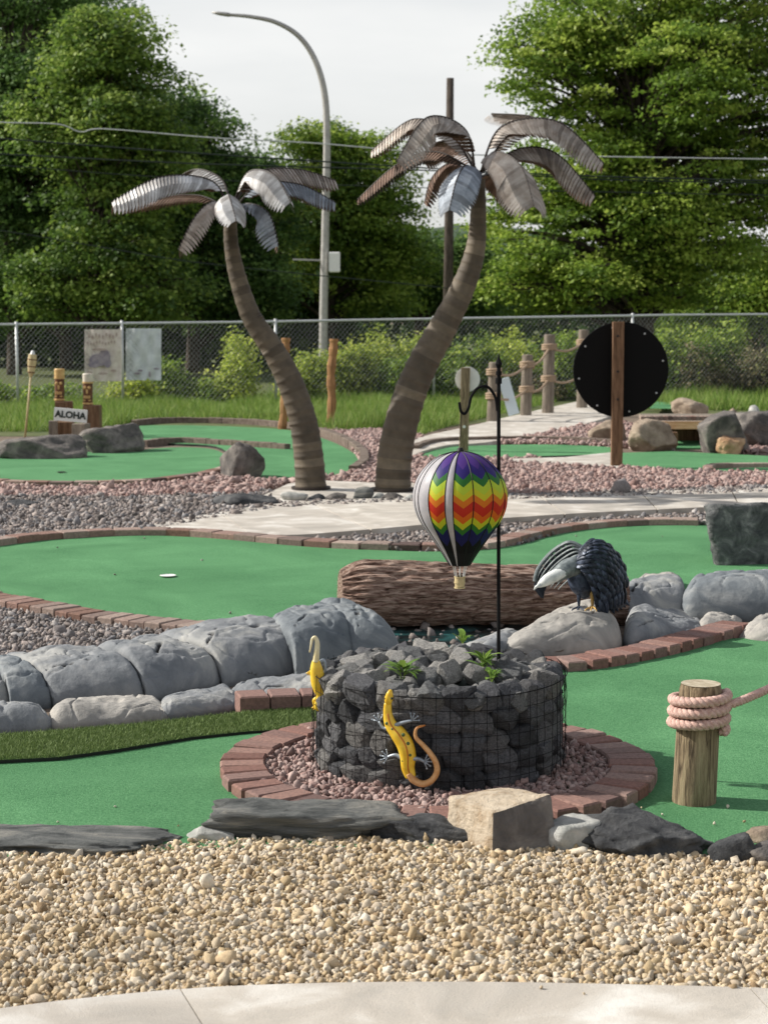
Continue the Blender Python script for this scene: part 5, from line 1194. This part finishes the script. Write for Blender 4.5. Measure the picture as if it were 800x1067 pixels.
# big maple at right
mY = 43.5
def bl(px, py, rx, rz, dy=0, ry=None, bx=None, Y=mY):
    p = P(px, py, Y+dy); s_ = S(Y+dy); return (p.x-bx, dy, p.z, rx/s_, (ry or rx)/s_, rz/s_)
bx = at(668, mY)[0]
mblobs = [bl(x, y, rx, rz, dy, None, bx) for x, y, rx, rz, dy in [(640,20,95,75,0),(740,0,90,80,.5),(580,80,55,55,-.4),(680,90,100,60,-1.2),(780,100,80,70,0),(600,160,70,50,-.8),(700,175,100,60,-1),(800,190,70,60,.4),(545,235,45,48,-.2),(620,240,90,55,-1.2),(720,250,90,50,-.6),(540,295,50,30,-.3),(610,290,80,35,-.9),(690,290,60,35,-.5),(590,30,50,45,0),(840,60,80,120,1)]]
tree('maple_tree', 'huge bright green maple tree filling the upper right behind fence', at(668, mY), mblobs, M['leaf_mid'], 2100, 88, .66, .108, 12, .26, flat=.26)
# left woods
tw = 'trees of the dark woods at left'
def bt(px, Y, spec, seed, mk, lb, n, grp=tw, ls=.125, cs=.85, per=105, flat=.3):
    b = at(px, Y); bs = [bl(x, y, rx, rz, dy, None, b[0], Y) for x, y, rx, rz, dy in spec]
    tree('broadleaf_tree', lb, b, bs, M[mk], n, per, cs, ls, seed, .22, group=grp, flat=flat)
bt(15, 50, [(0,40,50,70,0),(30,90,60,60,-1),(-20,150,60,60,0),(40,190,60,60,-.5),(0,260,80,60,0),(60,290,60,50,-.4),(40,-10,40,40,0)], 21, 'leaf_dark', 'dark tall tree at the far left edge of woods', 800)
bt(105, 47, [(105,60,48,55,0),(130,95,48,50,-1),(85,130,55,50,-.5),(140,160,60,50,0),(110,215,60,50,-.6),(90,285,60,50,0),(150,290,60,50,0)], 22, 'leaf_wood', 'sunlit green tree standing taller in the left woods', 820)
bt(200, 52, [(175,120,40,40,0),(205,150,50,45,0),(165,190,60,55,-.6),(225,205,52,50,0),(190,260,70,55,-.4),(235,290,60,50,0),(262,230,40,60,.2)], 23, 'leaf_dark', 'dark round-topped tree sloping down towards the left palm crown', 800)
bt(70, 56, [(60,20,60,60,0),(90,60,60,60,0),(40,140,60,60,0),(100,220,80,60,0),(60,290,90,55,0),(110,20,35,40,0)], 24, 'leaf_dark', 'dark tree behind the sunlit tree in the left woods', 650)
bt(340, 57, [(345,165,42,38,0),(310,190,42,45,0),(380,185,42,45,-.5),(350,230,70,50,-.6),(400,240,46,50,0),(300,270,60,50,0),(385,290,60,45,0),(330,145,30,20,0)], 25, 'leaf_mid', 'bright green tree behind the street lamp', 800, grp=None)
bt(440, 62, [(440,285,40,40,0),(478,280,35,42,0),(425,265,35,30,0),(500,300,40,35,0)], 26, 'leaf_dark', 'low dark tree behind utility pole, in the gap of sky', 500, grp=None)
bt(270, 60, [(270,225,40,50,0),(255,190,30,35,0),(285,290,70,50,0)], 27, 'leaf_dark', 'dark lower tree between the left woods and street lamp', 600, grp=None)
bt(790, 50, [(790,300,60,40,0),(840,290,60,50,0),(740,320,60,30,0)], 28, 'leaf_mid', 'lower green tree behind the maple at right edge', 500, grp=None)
# shrubs behind the fence
def shrub(px, yb, yt, w, Y, mk, lb, seed, n=90, name='shrub', ls=.085, grp='shrubs behind the chain link fence', per=34):
    b = at(px, Y); s_ = S(Y); r = random.Random(seed); zt = P(px, yt, Y).z
    bs = []
    for k in range(6): bs.append((r.uniform(-.35,.35)*w/s_, r.uniform(-.3,.3), zt*r.uniform(.2,.66), w/s_*r.uniform(.25,.42), .5, zt*r.uniform(.22,.34)))
    bs.append((0, 0, zt*.72, w/s_*.22, .35, zt*.28))
    th = thing(name, b, lb, 'shrub', grp); V, Fc, T_, tips = crown([(b[0]+q[0], b[1]+q[1], *q[2:]) for q in bs], n, per, .28, ls, seed, .8, .2)
    V[:, 2] = np.maximum(V[:, 2], .02); raw('foliage', V, Fc, M[mk], th, tint=T_)
    mb = MB()
    for p in tips[::3]:
        p = Vector(p); mb.tube([Vector((b[0], b[1], 0)), Vector((b[0], b[1], 0)).lerp(p, .6)+Vector((0,0,.05)), p], [.015,.01,.004], 5)
    mb.build('stem', M['trunk'], th)
for i, (px, yt, w, dy, mk, lb) in enumerate([
    (245, 342, 44, .6, 'leaf_bright', 'bright yellow-green shrub behind fence, left of left palm trunk'),
    (140, 395, 44, .5, 'leaf_bright', 'low yellow-green bush below the silver banner'),
    (210, 400, 60, .9, 'leaf_mid', 'low green bush behind fence right of the banners'),
    (328, 362, 48, .8, 'leaf_bright', 'leafy light green shrub behind fence between the orange stakes'),
    (372, 352, 56, 1.0, 'leaf_bright', 'bushy light green shrub right of the second orange stake'),
    (420, 372, 56, .6, 'leaf_mid', 'mid green shrub behind fence at right palm trunk'),
    (462, 356, 50, .9, 'leaf_mid', 'green shrub behind the small white round sign'),
    (505, 345, 56, 1.0, 'leaf_mid', 'tall green shrub behind leftmost rope fence post'),
    (545, 352, 60, 1.2, 'leaf_bright', 'light green shrub behind second rope fence post'),
    (590, 345, 60, 1.2, 'leaf_mid', 'green shrub behind fence left of black round sign'),
    (700, 336, 84, 1.0, 'leaf_mid', 'wide green shrub just right of the black round sign'),
    (760, 333, 84, 1.3, 'leaf_mid', 'wide green shrub behind fence near right edge'),
    (640, 350, 70, 1.8, 'leaf_mid', 'green shrub hidden mostly behind the black round sign'),
    (825, 340, 80, 1.0, 'leaf_mid', 'green shrub behind fence at the right picture edge'),
    (60, 405, 80, .8, 'leaf_mid', 'low green bush behind the tiki totems'),
    (175, 372, 40, 1.1, 'leaf_mid', 'green bush behind fence at the right side of the silver banner'),
    (395, 338, 40, 1.6, 'leaf_bright', 'tall yellow-green sapling behind fence between the palm trunks'),
    (440, 340, 44, 1.7, 'leaf_bright', 'tall yellow-green bush behind fence right of right palm trunk'),
    (530, 338, 50, 2.0, 'leaf_bright', 'tall leafy growth behind fence above the rope posts'),
    (735, 335, 60, 2.2, 'leaf_bright', 'tall bright growth behind fence right of the black sign'),
    (-10, 400, 60, .8, 'leaf_mid', 'low green bush at left picture edge behind torch')]):
    Y = f_at(px).y+dy; shrub(px, 0, yt, w, Y, mk, lb, 300+i, n=int(60+w*1.6))
for i, (px, yt, w, mk, lb) in enumerate([(730,352,60,'dry','pale dry brushy weeds behind fence right of black sign'),(790,356,60,'dry','pale dry brushy weeds behind fence at right edge'),(560,392,40,'dry','dry brownish weeds behind tall rope fence post')]):
    shrub(px, 0, yt, w, f_at(px).y+.45, mk, lb, 350+i, n=70, name='dry_weeds', ls=.07, grp='dry weeds at the fence')
# distant woods: one mass nobody could count
r = np.random.default_rng(5); n = 52000; X = r.uniform(-34, 34, n); base_h = 3.6+1.0*np.sin(X*.35)+.7*np.sin(X*.9+1)+.5*np.sin(X*2.1); Z = base_h*r.uniform(0, 1, n)**.6; Yv = 74+r.uniform(-2, 3, n)
V, Fc, T_ = leafmesh(np.stack([X, Yv, Z], 1), r.normal(size=(n, 3))*.6+np.array([0,-.3,.7]), .42, np.clip(r.normal(.4,.2,n), 0, 1))
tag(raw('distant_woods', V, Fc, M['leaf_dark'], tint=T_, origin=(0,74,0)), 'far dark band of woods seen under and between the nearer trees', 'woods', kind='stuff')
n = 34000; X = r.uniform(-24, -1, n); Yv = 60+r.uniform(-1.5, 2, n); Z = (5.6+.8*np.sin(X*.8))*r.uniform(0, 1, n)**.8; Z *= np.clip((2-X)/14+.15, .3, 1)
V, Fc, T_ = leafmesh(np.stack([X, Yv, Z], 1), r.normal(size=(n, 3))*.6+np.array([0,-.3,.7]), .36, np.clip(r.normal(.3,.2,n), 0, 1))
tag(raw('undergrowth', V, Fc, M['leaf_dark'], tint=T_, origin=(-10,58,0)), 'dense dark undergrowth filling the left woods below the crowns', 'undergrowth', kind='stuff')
# hills at the horizon
V = []; n = 60
for i in range(n+1):
    x = -400+800*i/n; z = 22+9*math.sin(i*.21+1)+4*math.sin(i*.63); V += [(x, 620, -1), (x, 660, z), (x, 760, -1)]
M['hill'] = mat('hill_forest', (.05,.08,.05), (.09,.12,.08), .05, .95)
struct(raw('hill', V, [(3*i+a, 3*i+3+a, 3*i+4+a, 3*i+1+a) for i in range(n) for a in (0,1)], M['hill'], smooth=True, origin=(0,650,0)))

# ================================================================== GRASS along the fence
rng = np.random.default_rng(99)
gp = [Vector((-13,24.6,0)), Vector((-4.2,25.2,0)), *gl([(140,441),(235,439),(300,443),(345,452),(400,449),(430,456)], 1, smooth=False), G(470,444), G(530,430), G(580,419), Vector((3.6,36.5,0)), Vector((-13,32.5,0))]
x_, y_ = scatter_pts(gp, .026, [C_far, T_b2], jit=.9)
k = rng.uniform(0, 1, len(x_)) < .85
blades('tall_grass', x_[k], y_[k], 0.0, .05, .21, .013, M['grass'], 'unmown grass growing along the foot of the fence at left', lean=.45)
gp = gl([(640,416),(700,412),(780,414),(900,420),(900,408),(640,404)], 1, smooth=False)
x_, y_ = scatter_pts([G(610,419), G(650,425), G(700,428), G(760,428), G(900,430), G(900,408), G(620,408)], .04, [C_far], jit=.9)
blades('tall_grass', x_, y_, 0.0, .08, .26, .016, M['grass'], 'unmown grass along the fence at far right behind the boulders', lean=.4)
